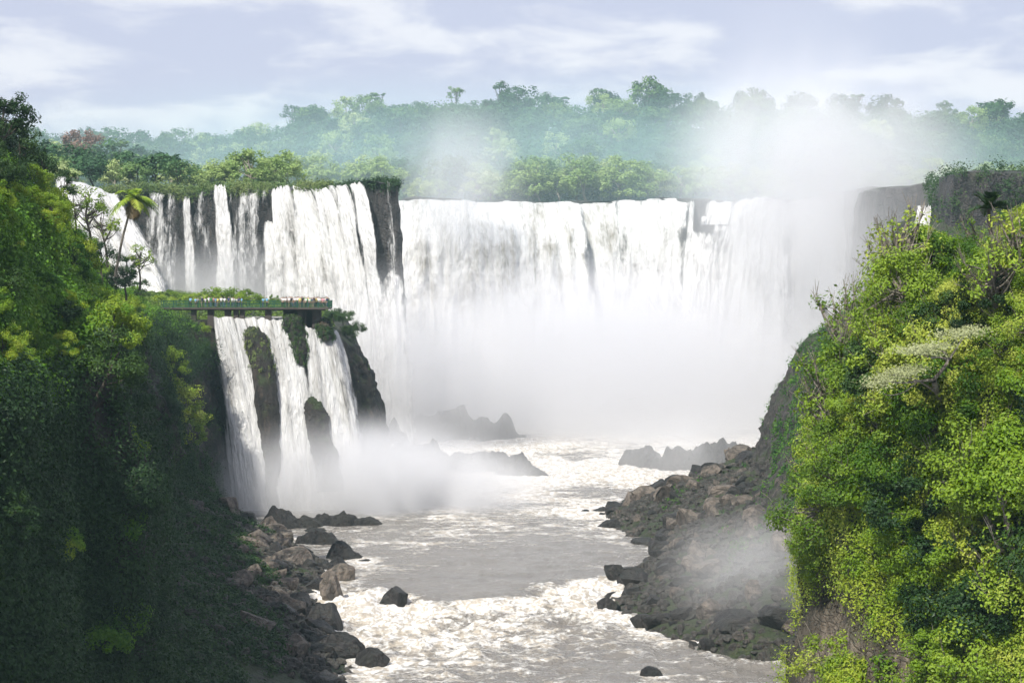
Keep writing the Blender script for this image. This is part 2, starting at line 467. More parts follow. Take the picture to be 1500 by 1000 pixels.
def left_terrain():
    ks = sorted(LSEC)
    secs = np.stack([np.concatenate([resample(LSEC[k][0:2], 22)[:-1], resample(LSEC[k][1:3], 34)[:-1], resample(LSEC[k][2:4], 28)[:-1], resample(LSEC[k][3:5], 18)]) for k in ks])
    Ys = np.concatenate([np.arange(20, 140, 3.0), np.arange(140, 352.1, 0.9)])
    m = secs.shape[1]
    P = np.zeros((len(Ys), m, 3))
    for j in range(m):
        P[:, j, 0] = np.interp(Ys, ks, secs[:, j, 0])
        P[:, j, 2] = np.interp(Ys, ks, secs[:, j, 1])
        P[:, j, 1] = Ys
    for j in range(m):
        P[:, j, :] = smooth1(P[:, j, :], 9)
    for i in range(len(Ys)):
        P[i] = smooth1(P[i], 3)
    P[:, :, 1] = Ys[:, None]
    Nn = grid_normals(P)
    if Nn[..., 0].mean() < 0: Nn = -Nn
    amp = np.interp(np.arange(m), [0, 18, 30, 60, 90, m], [0.5, 1.6, 4.2, 3.4, 2.2, 2.0])
    P = rockify(P, Nn, amp[None], 0.13, 3, 0.35)
    Nn = grid_normals(P)
    if Nn[..., 0].mean() < 0: Nn = -Nn
    me = mesh('cliff_terrain', P, grid_faces(*P.shape[:2]), M_CLIFF)
    tag(link('cliff_terrain', me), 'dark overgrown cliff and rocky bank along the left side of the river', 'cliff', kind='structure')
    return P, Nn
PL, NL = left_terrain()

def loft(curve, offs, zs, amp, f, seed, name, mat, label, cap=None, vert=0.4, closed=False):
    """curve: (n,2) plan; zs (k,) or (k,n) heights; offs (k,2) or (k,n,2) plan offsets"""
    n = len(curve)
    k = len(zs)
    P = np.zeros((n, k, 3))
    for i in range(k):
        P[:, i, :2] = curve + offs[i]
        P[:, i, 2] = zs[i]
    Nn = grid_normals(P)
    return P, Nn

# --- river promontory under the walkway (its flat top carries the pool)
PR = resample([(-75, 322), (-60, 330), (-52, 333), (-49, 334.5), (-43, 336), (-38, 336.5), (-32, 337), (-28.5, 339), (-25.5, 344), (-25, 352), (-28, 372), (-33, 395), (-39, 425), (-46, 455), (-60, 500)], 260)
PR = smooth1(PR, 7)
def promontory():
    n = len(PR)
    zz = np.r_[np.linspace(-2, 30.3, 54), 30.5, 30.4, 30.2]
    tang = unit(np.gradient(PR, axis=0))
    nor = np.stack([tang[:, 1], -tang[:, 0]], -1)
    P = np.zeros((n, len(zz), 3))
    for i, z in enumerate(zz):
        d = 6.5 * (1 - np.clip(z / 30.0, 0, 1)) ** 0.9 - (0.9 * sst(27, 30.5, z))
        base = PR + np.array([0.75, -0.35]) * d + nor * d * 0.15
        if i >= 54:
            base = base - nor * (i - 53) * 1.5
        P[:, i, :2] = base
        P[:, i, 2] = z
    Nn = grid_normals(P)
    if Nn[120, 20, 1] > 0: Nn = -Nn
    a = np.full(len(zz), 1.7); a[-6:] = [1.0, .8, .5, .3, .2, .1]
    P[..., 2] -= 5.0 * sst(-33, -25.5, P[..., 0]) * sst(16, 30, P[..., 2]) * (P[..., 1] < 400)
    P2 = rockify(P, Nn, a[None] * 1.2, 0.16, 8, 0.5)
    N2 = grid_normals(P2)
    if N2[120, 20, 1] > 0: N2 = -N2
    me = mesh('cliff_terrain', P2, grid_faces(*P2.shape[:2]), M_CLIFF)
    tag(link('cliff_terrain', me), 'dark basalt promontory carrying the near falls and the walkway', 'cliff', kind='structure')
    return P2, N2
PP, NP = promontory()

def inside(poly, x, y):
    c = np.zeros(x.shape, bool)
    j = len(poly) - 1
    for i in range(len(poly)):
        xi, yi = poly[i]; xj, yj = poly[j]
        t = ((yi > y) != (yj > y)) & (x < (xj - xi) * (y - yi) / (yj - yi + 1e-12) + xi)
        c ^= t
        j = i
    return c

def plateau_low():
    xs = np.arange(-150, -20, 1.5); ys = np.arange(326, 520, 1.5)
    X, Y = np.meshgrid(xs, ys, indexing='ij')
    poly = [tuple(p) for p in PR] + [(-60, 530), (-200, 530), (-200, 322)]
    ins = inside(poly, X + 1.6, Y - 1.6) & inside(poly, X, Y)
    Z = 29.6 + 0.5 * fbm(np.stack([X * .08, Y * .08, X * 0], -1), 4, 6) + 1.4 * sst(348, 372, Y) + 2.0 * sst(-62, -80, X)
    Z = Z - 8.0 * sst(-37, -30, X) * (Y < 420)
    Z = np.where(ins, Z, -8.0)
    P = np.stack([X, Y, Z], -1)
    me = mesh('terrain', P, grid_faces(*P.shape[:2])[:, ::-1], M_SOIL)
    tag(link('terrain', me), 'low grassy shelf behind the walkway between the two tiers of falls', 'ground', kind='structure')
    keep = ins & np.roll(ins, 1, 0) & np.roll(ins, -1, 0) & np.roll(ins, 1, 1) & np.roll(ins, -1, 1)
    return P, keep
PB, PBM = plateau_low()
# the shallow pool above the near falls
def pool():
    n, mcol = 60, 14
    ix = np.linspace(40, int(np.argmax(PR[:, 0] > -33.5)), n).astype(int)
    rows = []
    for i in range(mcol):
        t = i / (mcol - 1)
        c = PR[ix] + np.array([0.0, 1.0]) * (14 * t) + np.array([0, 0.3])
        rows.append(np.concatenate([c, np.full((n, 1), 30.62)], 1))
    P = np.stack(rows, 1)
    P[..., 2] += 0.06 * fbm(P * 1.3, 3, 2)
    me = mesh('pool_water', P, grid_faces(n, mcol), M_RIVER, True, {'foam': np.full(n * mcol, 0.18)})
    tag(link('pool_water', me), 'shallow sheet of water sliding under the walkway', 'water', kind='structure')
pool()

# --- the high lip of the great falls, one wall from far left to the right buttress
LIPK = [(-160, 500), (-114, 500), (-92.6, 510), (-74, 505), (-57.8, 495), (-43, 480), (-33, 466), (-26.5, 455), (-24.5, 456.5), (-27, 461),
        (-42, 490), (-58, 530), (-60, 575), (-48, 600), (-20, 612), (0, 620), (20.6, 618), (40.7, 610), (62, 600), (78.7, 592), (87, 584), (94, 570), (93.5, 545),  # unseen bay behind the corner, shaped to keep its shadow off the main falls
        (94.5, 531), (97, 527), (106, 524), (108, 505), (100, 470), (92, 440), (89, 424), (90, 414), (97, 409), (120, 408), (190, 405)]
LIP = smooth1(resample(LIPK, 900), 7)
_t = unit(np.gradient(LIP, axis=0)); _n = np.stack([_t[:, 1], -_t[:, 0]], -1)
LIP = LIP + _n * (2.6 * fbm(np.c_[LIP * 0.07, 0 * LIP[:, :1]], 3, 55) * 1.3 * sst(8, 30, np.hypot(LIP[:, 0] + 26, LIP[:, 1] - 458)))[:, None]
def lip_z(X, Y):
    return 57.6 + 1.6 * sst(540, 600, Y) + 2.6 * sst(80, 100, X) * sst(500, 520, Y) + 0.8 * vn(np.stack([X * .11, Y * .11, 0 * X], -1), 71)
def upper_wall():
    n = len(LIP)
    tang = unit(np.gradient(LIP, axis=0))
    nor = np.stack([tang[:, 1], -tang[:, 0]], -1)
    lz = lip_z(LIP[:, 0], LIP[:, 1]) + 0.5 * vn(np.c_[LIP * 0.15, np.zeros(n)], 3)
    k = 46
    zf = np.r_[np.linspace(0, 1, k), 1.008, 1.012]
    P = np.zeros((n, len(zf), 3))
    # the ledge of the two-step cascade on the left part of the great falls
    led = sst(-50, -36, LIP[:, 0]) * (1 - sst(6, 24, LIP[:, 0])) * sst(585, 600, LIP[:, 1])
    for i, f in enumerate(zf):
        z = -2 + (lz + 2) * f
        d = 3.5 * (1 - min(f, 1)) ** 0.8
        dl = 13 * led * (1 - sst(0.82, 0.86, f))
        inn = -2.2 * max(0, i - k + 1)
        P[:, i, :2] = LIP + nor * (d + inn)[:, None] if np.ndim(d) else LIP + nor * (d + inn)
        P[:, i, 1] -= dl
        P[:, i, 2] = z
    Nn = grid_normals(P)
    if Nn[450, 20, 1] > 0: Nn = -Nn
    a = np.r_[np.full(k - 4, 1.8), 1.5, 1.2, .8, .5, .3, .2]
    P2 = rockify(P, Nn, a[None], 0.09, 14, 0.25)
    me = mesh('cliff_terrain', P2, grid_faces(*P2.shape[:2]), M_FALLCLIFF)
    tag(link('cliff_terrain', me), 'long grey basalt wall the great falls pour over', 'cliff', kind='structure')
    N2 = grid_normals(P2)
    if N2[450, 20, 1] > 0: N2 = -N2
    return P2, N2
PU, NU = upper_wall()

def hill_h(X, Y):
    px = 750 + F * X / Y
    top = np.interp(px, [-200, 60, 200, 300, 400, 500, 560, 660, 740, 800, 880, 960, 1050, 1200, 1350, 1500, 1900],
                    [258, 254, 246, 242, 222, 204, 196, 186, 182, 194, 188, 186, 192, 194, 200, 206, 212])
    zt = CZ + (400 - top) / F * 850.0
    return 58.5 + (zt - 58.5) * sst(655, 850, Y) ** 0.85
def hinterland():
    xs = np.concatenate([np.arange(-410, -170, 20), np.arange(-170, 220, 3.5), np.arange(220, 411, 20)]); ys = np.concatenate([np.arange(398, 700, 3.5), np.arange(700, 900, 8), np.arange(900, 1120, 20)])
    X, Y = np.meshgrid(xs, ys, indexing='ij')
    gorge = [tuple(p) for p in LIP] + [(190, 300), (-160, 300)]
    g = inside(gorge, X, Y)
    for dx, dy in ((2, 0), (-2, 0), (0, 2), (0, -2)):
        g |= inside(gorge, X + dx, Y + dy)
    Z = hill_h(X, Y) + 0.5 * fbm(np.stack([X * .05, Y * .05, X * 0], -1), 3, 8)
    Z = Z + 2.0 * (sst(80, 100, X) * sst(500, 520, Y))
    Z = np.where(g | (Y < 400), -6.0, Z)
    P = np.stack([X, Y, Z], -1)
    me = mesh('hills', P, grid_faces(*P.shape[:2])[:, ::-1], M_SOIL)
    tag(link('hills', me), 'forested hill rising behind the falls', 'hill', kind='structure')
hinterland()
def upper_river():
    sel = LIP[(LIP[:, 1] > 585) & (LIP[:, 0] < 90)]
    sel = resample(sel, 80)
    rows = []
    for i in range(12):
        t = i / 11
        c = sel + np.array([0, 1.0]) * (t * 48) + np.array([0, 0.6])
        rows.append(np.c_[c, lip_z(c[:, 0], sel[:, 1]) + 0.55])
    P = np.stack(rows, 1)
    me = mesh('river', P, grid_faces(80, 12), M_RIVER, True, {'foam': np.full(960, 0.2)})
    tag(link('river', me), 'upper river arriving at the lip of the great falls', 'river', kind='structure')
upper_river()

# --- right side: rocky bank and the dark cliff that continues up the gorge
RSEC = {
 120: [(34, -2), (52, 8), (56, 24), (66, 34), (150, 40)],
 185: [(30, -1.5), (48, 8), (54, 24), (62, 32), (150, 40)],
 196: [(25.5, -1.5), (44, 8), (50, 24), (58, 32), (150, 40)],
 205: [(17, -1.5), (38, 8), (47, 24), (56, 31), (150, 40)],
 218: [(13, -1.5), (34, 8), (44, 24), (54, 31), (150, 40)],
 235: [(9.5, -1.5), (31, 7), (42, 24), (52, 31), (150, 40)],
 250: [(11.0, -1.5), (32, 7.5), (42, 25), (52, 31), (150, 40)],
 270: [(15.0, -1.5), (34, 7.5), (42.5, 25), (51, 31), (150, 40)],
 287: [(17, -1.5), (36, 7.5), (43.5, 26), (50, 31), (150, 40)],
 302: [(11.5, -1.5), (36.5, 9), (44, 26), (50, 31), (150, 42)],
 318: [(10.0, -1.5), (37, 9), (45.5, 26), (52, 32), (150, 44)],
 332: [(15, -1.5), (41, 9), (50, 27), (57, 33), (150, 46)],
 352: [(25, -1.5), (47, 9), (57, 30), (64, 36), (160, 48)],
 400: [(46, -1.5), (62, 8), (74, 36), (82, 42), (170, 50)],
 430: [(60, -1.5), (74, 8), (84, 48), (96, 54), (180, 57)],
 520: [(86, -1.5), (94, 6), (98, 50), (112, 57), (190, 58)],
}
def right_terrain():
    ks = sorted(RSEC)
    secs = np.stack([np.concatenate([resample(RSEC[k][0:2], 34)[:-1], resample(RSEC[k][1:3], 34)[:-1], resample(RSEC[k][2:4], 14)[:-1], resample(RSEC[k][3:5], 14)]) for k in ks])
    Ys = np.concatenate([np.arange(120, 185, 3.0), np.arange(185, 360, 0.8), np.arange(360, 520, 2.0)])
    m = secs.shape[1]
    P = np.zeros((len(Ys), m, 3))
    for j in range(m):
        P[:, j, 0] = np.interp(Ys, ks, secs[:, j, 0]); P[:, j, 2] = np.interp(Ys, ks, secs[:, j, 1]); P[:, j, 1] = Ys
    for j in range(m):
        P[:, j, :] = smooth1(P[:, j, :], 7)
    P[:, :, 1] = Ys[:, None]
    Nn = grid_normals(P)
    if Nn[..., 2].mean() < 0: Nn = -Nn
    amp = np.interp(np.arange(m), [0, 12, 36, 60, m], [0.8, 1.5, 2.2, 2.0, 1.5])
    P = rockify(P, Nn, amp[None], 0.17, 23, 0.6)
    Nn = grid_normals(P)
    if Nn[..., 2].mean() < 0: Nn = -Nn
    me = mesh('cliff_terrain', P, grid_faces(*P.shape[:2])[:, ::-1], M_BANK)
    tag(link('cliff_terrain', me), 'rocky right bank rising to a dark cliff beyond the green spur', 'cliff', kind='structure')
    return P, Nn
PRt, NRt = right_terrain()

# --- the near green spur on the right
SP = smooth1(resample([(90, 84), (45, 86), (30, 87), (22, 90), (16.5, 95), (14.2, 102), (14.6, 112), (17, 125), (22, 145), (32, 175), (60, 190)], 220), 9) + np.array([1.1, 1.5])
def spur():
    zz = np.r_[np.linspace(-6, 14, 12)[:-1], np.linspace(14, 34, 40)[:-1], np.linspace(34, 43, 30)[:-1], np.linspace(43, 46.5, 14)]
    tang = unit(np.gradient(SP, axis=0))
    nor = np.stack([tang[:, 1], -tang[:, 0]], -1)
    if nor[120, 0] > 0: nor = -nor
    offv = np.interp(zz, [-6, 0, 18, 26, 32, 36, 39, 41, 43, 45, 46.5], [-4, -2, 1.2, 2.2, 3.2, 5.8, 8.8, 12.5, 17, 28, 45])
    P = np.zeros((len(SP), len(zz), 3))
    for i, z in enumerate(zz):
        inw = offv[i]
        c = SP - nor * np.minimum(inw, 3.0)
        rest = max(0, inw - 3.0)
        ctr = np.array([75.0, 138.0])
        v = ctr - c
        dist = np.linalg.norm(v, axis=1, keepdims=True)
        P[:, i, :2] = c + v / dist * np.minimum(rest, dist * 0.95)
        P[:, i, 2] = z - 3.0 * sst(33, 42, z)
    Nn = grid_normals(P)
    if Nn[120, 20, 0] > 0: Nn = -Nn
    a = np.interp(zz, [-6, 18, 30, 46], [1.8, 1.8, 1.8, 1.6])
    P = rockify(P, Nn, a[None], 0.13, 33, 0.8)
    Nn = grid_normals(P)
    if Nn[120, 20, 0] > 0: Nn = -Nn
    _px = 750 + F * P[..., 0] / P[..., 1]; _py = 400 - F * (P[..., 2] - CZ) / P[..., 1]
    bare = np.exp(-(((_px - 1225) / 60) ** 2 + ((_py - 970) / 90.0) ** 2)) + np.exp(-(((_px - 1340) / 40) ** 2 + ((_py - 995) / 55.0) ** 2))
    me = mesh('cliff_terrain', P, grid_faces(*P.shape[:2]), M_PALE, True, {'bare': bare.ravel()})
    tag(link('cliff_terrain', me), 'near spur of pale rock buried under bright green bushes', 'cliff', kind='structure')
    return P, Nn
PS, NS = spur()

# ------------------------------------------------------------------ waterfalls
ISL_END = int(np.argmin(np.abs(LIP[:, 0] + 26.5) + np.abs(LIP[:, 1] - 455)))
def lip_at(px, lo=None, hi=None):
    """point of the high lip seen at photo column px"""
    c = 750 + F * LIP[:, 0] / LIP[:, 1]
    sel = np.arange(len(LIP)) if lo is None else np.arange(lo, hi)
    j = sel[np.argmin(np.abs(c[sel] - px))]
    return LIP[j]

FM_VEIL = fall_mat('veil_fall_water', -0.08, 0.2, 1.6, seed=9.0)
def waterfall(label, top, bot, ztop, zbot, mat, Yt, Yb, nu=40, nv=70, amp=0.8, power=0.6, seed=1, edge=0.14, arc=4.0, taper=0.0, mid=None, group=None, bulge=1.2, prof=None, topfray=0.0):
    """sheet of falling water. top / bot: photo-column span of the lip and of the foot; Yt / Yb: distance of lip and foot (number or pair)"""
    u = np.linspace(0, 1, nu)[:, None]
    v = np.linspace(0, 1, nv)[None]
    yt = np.asarray(Yt, float) if np.ndim(Yt) else np.array([Yt, Yt], float)
    yb = np.asarray(Yb, float) if np.ndim(Yb) else np.array([Yb, Yb], float)
    yT = np.interp(u, np.linspace(0, 1, len(yt)), yt)
    yB = np.interp(u, np.linspace(0, 1, len(yb)), yb)
    zt = np.interp(u, np.linspace(0, 1, np.size(ztop)), np.atleast_1d(ztop)) if np.size(ztop) > 1 else ztop + 0 * u
    zb = np.interp(u, np.linspace(0, 1, np.size(zbot)), np.atleast_1d(zbot)) if np.size(zbot) > 1 else zbot + 0 * u
    xT = ((top[0] + (top[1] - top[0]) * u) - 750) / F * yT
    xB = ((bot[0] + (bot[1] - bot[0]) * u) - 750) / F * yB
    h_ = v
    g = v ** power
    if prof is not None:
        q_ = u * 1.0
        w_ = 0.04 * vn(np.stack([u * 9, 0 * u, 0 * u + seed], -1), 2)
        vv = np.clip(v + w_ * np.sin(v * math.pi), 0, 1)
        g = (np.interp(vv, prof[0], prof[1])) * (1 - prof[3] * sst(.55, 1, u)) + (vv ** .6) * prof[3] * sst(.55, 1, u)
        h_ = np.interp(vv, prof[0], prof[2]) * (1 - prof[3] * sst(.55, 1, u)) + vv * prof[3] * sst(.55, 1, u)
    X = xT + (xB - xT) * g
    Y = yT + (yB - yT) * g
    Z = zt + (zb - zt) * h_ + 0 * u + 0.35 * vn(np.stack([u * 14, 0 * u, 0 * u + seed], -1), 5) * np.exp(-v * 8)
    Y = Y - bulge * np.sqrt(np.clip(1 - (2 * u - 1) ** 2, 0, 1)) * (0.35 + v)
    # the water rolls over the lip before it drops
    roll = np.exp(-v * nv / 3.0)
    Y = Y + roll * arc
    Z = Z + (1 - np.exp(-v * nv / 3.0) - 1) * 0.0
    wid = np.abs(xT - xB).mean() + np.ptp(xT) 
    sm = u * max(np.ptp(xT), np.ptp(xB)) + 0 * v
    tm = (zt - zb) * v
    q = np.stack([sm * 0.5 + seed * 7, tm * 0.05 + 0 * sm, 0 * sm + seed], -1)
    q2 = np.stack([sm * 1.3 + seed * 7, tm * 0.35, 0 * sm + seed], -1)
    q3 = np.stack([sm * 0.22 + seed * 7, tm * 0.13, 0 * sm + seed], -1)
    n = fbm(q, 4, seed) * (0.25 + v) + 0.45 * fbm(q2, 3, seed + 5) * (0.2 + v) + 0.8 * fbm(q3, 4, seed + 6, .6) * (0.15 + v)
    Y = Y - amp * 1.8 * (n + 0.35 * v)
    X = X + amp * 0.5 * vn(q * np.array([1, 2.5, 1]) + 3, seed + 2) * v
    uu = u + edge * 0.55 * fbm(np.stack([0 * sm + seed * 3.1, tm * 0.16, 6 * u + 0 * v], -1), 4, seed + 8)
    ed = np.minimum(uu, 1 - uu) / max(edge, 1e-3)
    ed = np.clip(1 - ed, 0, 1) + 0 * v
    ed = ed * 1.1 + topfray * np.exp(-v * 9) * (0.7 + 1.3 * fbm(np.stack([sm * .5, tm * .3, 0 * sm + seed], -1), 3, seed))
    P = np.stack([X, Y + 0 * X, Z], -1)
    me = mesh('waterfall', P, grid_faces(nu, nv), mat, True, {'st': np.stack([sm, tm, 0 * sm + seed], -1).reshape(-1, 3), 'edge': ed.ravel()})
    o = link('waterfall', me)
    return tag(o, label, 'waterfall', group)

G_ISL = 'falls over the long wall behind the walkway'
G_NEAR = 'near falls under the walkway'
G_MAIN = 'great falls at the head of the gorge'
def isl(label, a, b, c, d, zb=28.0, mat=FM_SOLID, seed=1, yoff=9.0, zt=None, y0=4.0, **k):
    A, B = lip_at(a, 0, ISL_END), lip_at(b, 0, ISL_END)
    z = [lip_z(*A) + 0.5, lip_z(*B) + 0.5] if zt is None else zt
    return waterfall(label, (a, b), (c, d), z, zb, mat, [A[1] - y0, B[1] - y0], [A[1] - yoff, B[1] - yoff], seed=seed, group=G_ISL, **k)
isl('thin broken streams of water at the far left end of the long wall', 212, 262, 206, 268, mat=FM_THIN, seed=3, yoff=6)
isl('narrow white ribbon widening downward on the dark wall left of the arching fall', 266, 275, 270, 294, seed=4, yoff=8, edge=0.3)
isl('white fall arching out from the grass onto the wall with dark rock either side', 308, 326, 318, 352, seed=5, zt=59.6, yoff=10, edge=0.2, power=0.5)
isl('wide faint wet veil over the dark rock left of the arching fall', 270, 316, 272, 320, mat=FM_VEIL, seed=45, yoff=5, edge=.2)
isl('wide faint wet veil over the dark rock beside the twin strand', 322, 398, 322, 402, mat=FM_VEIL, seed=46, yoff=5, edge=.2)
isl('faint veil of water on dark rock right of the arching fall', 344, 384, 348, 388, mat=FM_THIN, seed=6, yoff=6)
isl('white fall starting from a ledge partway down the wall', 383, 400, 384, 445, seed=7, zt=50.5, yoff=11, edge=0.25)
isl('first slim strand of the broad falls, left of the twin strand', 394, 406, 404, 440, seed=8, yoff=12, edge=0.2)
isl('twin strand of the broad falls with a dark slit on its right', 405, 422, 412, 462, seed=38, yoff=13, y0=4.6, edge=0.2)
isl('widest strand of the broad falls, grey veined, right of the dark slit', 424, 452, 440, 512, zb=[27, 20], seed=39, yoff=18, y0=5.0, bulge=2.2)
isl('brightest strand of the broad falls leaning far to the right', 450, 482, 486, 552, zb=[22, 6], seed=9, yoff=24, y0=7.0, amp=1.1, bulge=2.5, edge=.2)
isl('faint grey sheet filling the gap behind the leaning strands', 446, 512, 470, 570, zb=[24, 4], seed=41, yoff=14, y0=4.5, mat=FM_THIN)
isl('thick white strand dropping into the spray right of the brightest one', 484, 506, 520, 568, zb=[10, 0], seed=10, yoff=27, y0=8.0, amp=1.1, bulge=2.2, edge=.25)
isl('rightmost strong strand of the broad falls beside the dark corner', 508, 531, 552, 584, zb=0, seed=11, yoff=26, y0=8.5, edge=0.25, bulge=1.8)
waterfall('water fanning out below the dark corner rock of the long wall', (540, 590), (548, 622), [33, 42], 0, FM_SOLID, [451, 449], [442, 444], seed=44, amp=1.4, edge=.3, bulge=2.5, topfray=1.2, group=G_ISL)
isl('thin ribbon of water on the dark corner rock of the long wall', 562, 572, 566, 592, zb=15, mat=FM_THIN, seed=12, yoff=12, y0=6.0, edge=0.3)
waterfall('bright cascade sliding down behind the trees at the far left', (60, 168), (128, 262), [62.0, 56.5], [36, 33], FM_SOLID, [478, 486], [462, 470], seed=13, amp=2.6, edge=0.15, power=0.75, bulge=3.0, arc=9)
# great falls
def mn(label, a, b, c, d, ya, yb, yoff, zt=None, zb=0, mat=FM_SOLID, seed=20, **k):
    lo, hi = ISL_END + 60, int(np.argmin(np.abs(LIP[:, 0] - 94) + np.abs(LIP[:, 1] - 570)))
    pts = [lip_at(t, lo, hi) for t in np.linspace(a, b, 26)]
    dy = (np.linspace(ya, yb, 26) - np.array([p[1] for p in pts])) if (zt is not None and mat is FM_SOLID) else 0
    yl = np.array([p[1] for p in pts]) + dy
    z = [lip_z(*p) + .35 for p in pts] if zt is None or mat is FM_SILT else zt
    return waterfall(label, (a, b), (c, d), z, zb, mat, list(yl - 3.0), list(smooth1(yl[:, None], 9)[:, 0] - yoff), seed=seed, group=G_MAIN, **k)
mn('stepped left part of the great falls, foaming over a ledge then dropping', 560, 850, 548, 880, 603, 617, 34, zt=[59.4, 59.4], mat=FM_SILT, seed=22, amp=1.7, nu=130, nv=110, edge=0.03, prof=([0, .06, .2, .27, .6, 1], [0, .14, .55, .68, .86, 1], [0, .04, .15, .22, .55, 1], .9))
mn('smooth curtain of the great falls curving from the steps to the centre', 742, 905, 800, 915, 621, 613, 17, mat=FM_SILT, seed=23, amp=1.3, nu=60, edge=0.05)
mn('straight white curtain in the centre of the great falls', 890, 1016, 886, 1010, 614, 604, 14, mat=FM_SOLID, seed=24, amp=1.2, nu=60, edge=0.2)
mn('thin stream slanting left down the bare rock right of the central curtain', 1013, 1020, 985, 1010, 604, 603, 14, seed=25, edge=0.3)
mn('white curtain emerging from below the bare rock ledge', 1006, 1062, 985, 1050, 594, 592, 16, zt=[55, 54], seed=30, nu=60, topfray=1.9, edge=0.12, amp=1.3)
mn('short fringe of water over the bare rock ledge beside the bulging fall', 1034, 1084, 1024, 1072, 603, 601, 10, zb=52, seed=26, edge=0.25, nv=30, mat=FM_SOLID)
mn('bright bulging fall spreading left below the bare rock', 1068, 1165, 1000, 1170, 599, 592, 22, seed=27, amp=1.6, nu=60, edge=0.22, power=0.45)
mn('pale misty curtain on the right arm of the great falls', 1158, 1286, 1150, 1290, 592, 566, 12, seed=28, amp=1.0, nu=60, edge=0.06)
waterfall('small white fall beside the green topped knob on the right', (1348, 1370), (1318, 1350), [52.0, 52.0], 30, FM_SOLID, 424, 414, seed=29, edge=0.15)
# near falls below the walkway
waterfall('left one of the three near falls, bright white between cliff and mossy rib', (309, 357), (346, 424), [30.75, 30.75], 0, FM_NEAR, [333.0, 334.6], [324, 325], nu=90, nv=150, seed=31, amp=0.5, power=0.8, arc=0.5, edge=0.1, group=G_NEAR)
waterfall('blue shaded side stream hugging the dark cliff left of the near falls', (314, 334), (340, 385), [24, 22], 0, FM_NEAR, [332.4, 332.4], [325.5, 325.5], nu=50, nv=120, seed=32, amp=0.5, power=0.7, arc=0.3, edge=0.3, group=G_NEAR)
waterfall('middle near fall pouring between the brown rib and the green tuft', (354, 434), (398, 476), [30.75, 30.75], 0, FM_NEAR, [334.6, 335.6], [324.8, 326], nu=100, nv=150, seed=33, amp=0.55, power=0.75, arc=0.5, edge=0.1, group=G_NEAR)
waterfall('right near fall fanning out below the end of the walkway', (440, 480), (462, 552), [30.7, 30.4], 0, FM_NEAR, [335.8, 337.0], [325.5, 329], nu=90, nv=150, seed=34, amp=0.6, power=0.7, arc=0.5, edge=0.14, group=G_NEAR)
waterfall('thin stream at the right edge of the near falls over mossy rock', (476, 494), (500, 552), [29.5, 28.5], 0, FM_NEAR, [337.6, 339], [329, 332], nu=50, nv=120, seed=35, amp=0.5, power=0.7, arc=0.3, edge=0.25, group=G_NEAR)
waterfall('tiny white spout low on the dark cliff left of the near falls', (271, 277), (276, 292), [5.8, 5.6], 0, FM_NEAR, [323, 323], [319, 319], nu=20, nv=30, seed=36, amp=0.3, edge=0.25, group=G_NEAR)

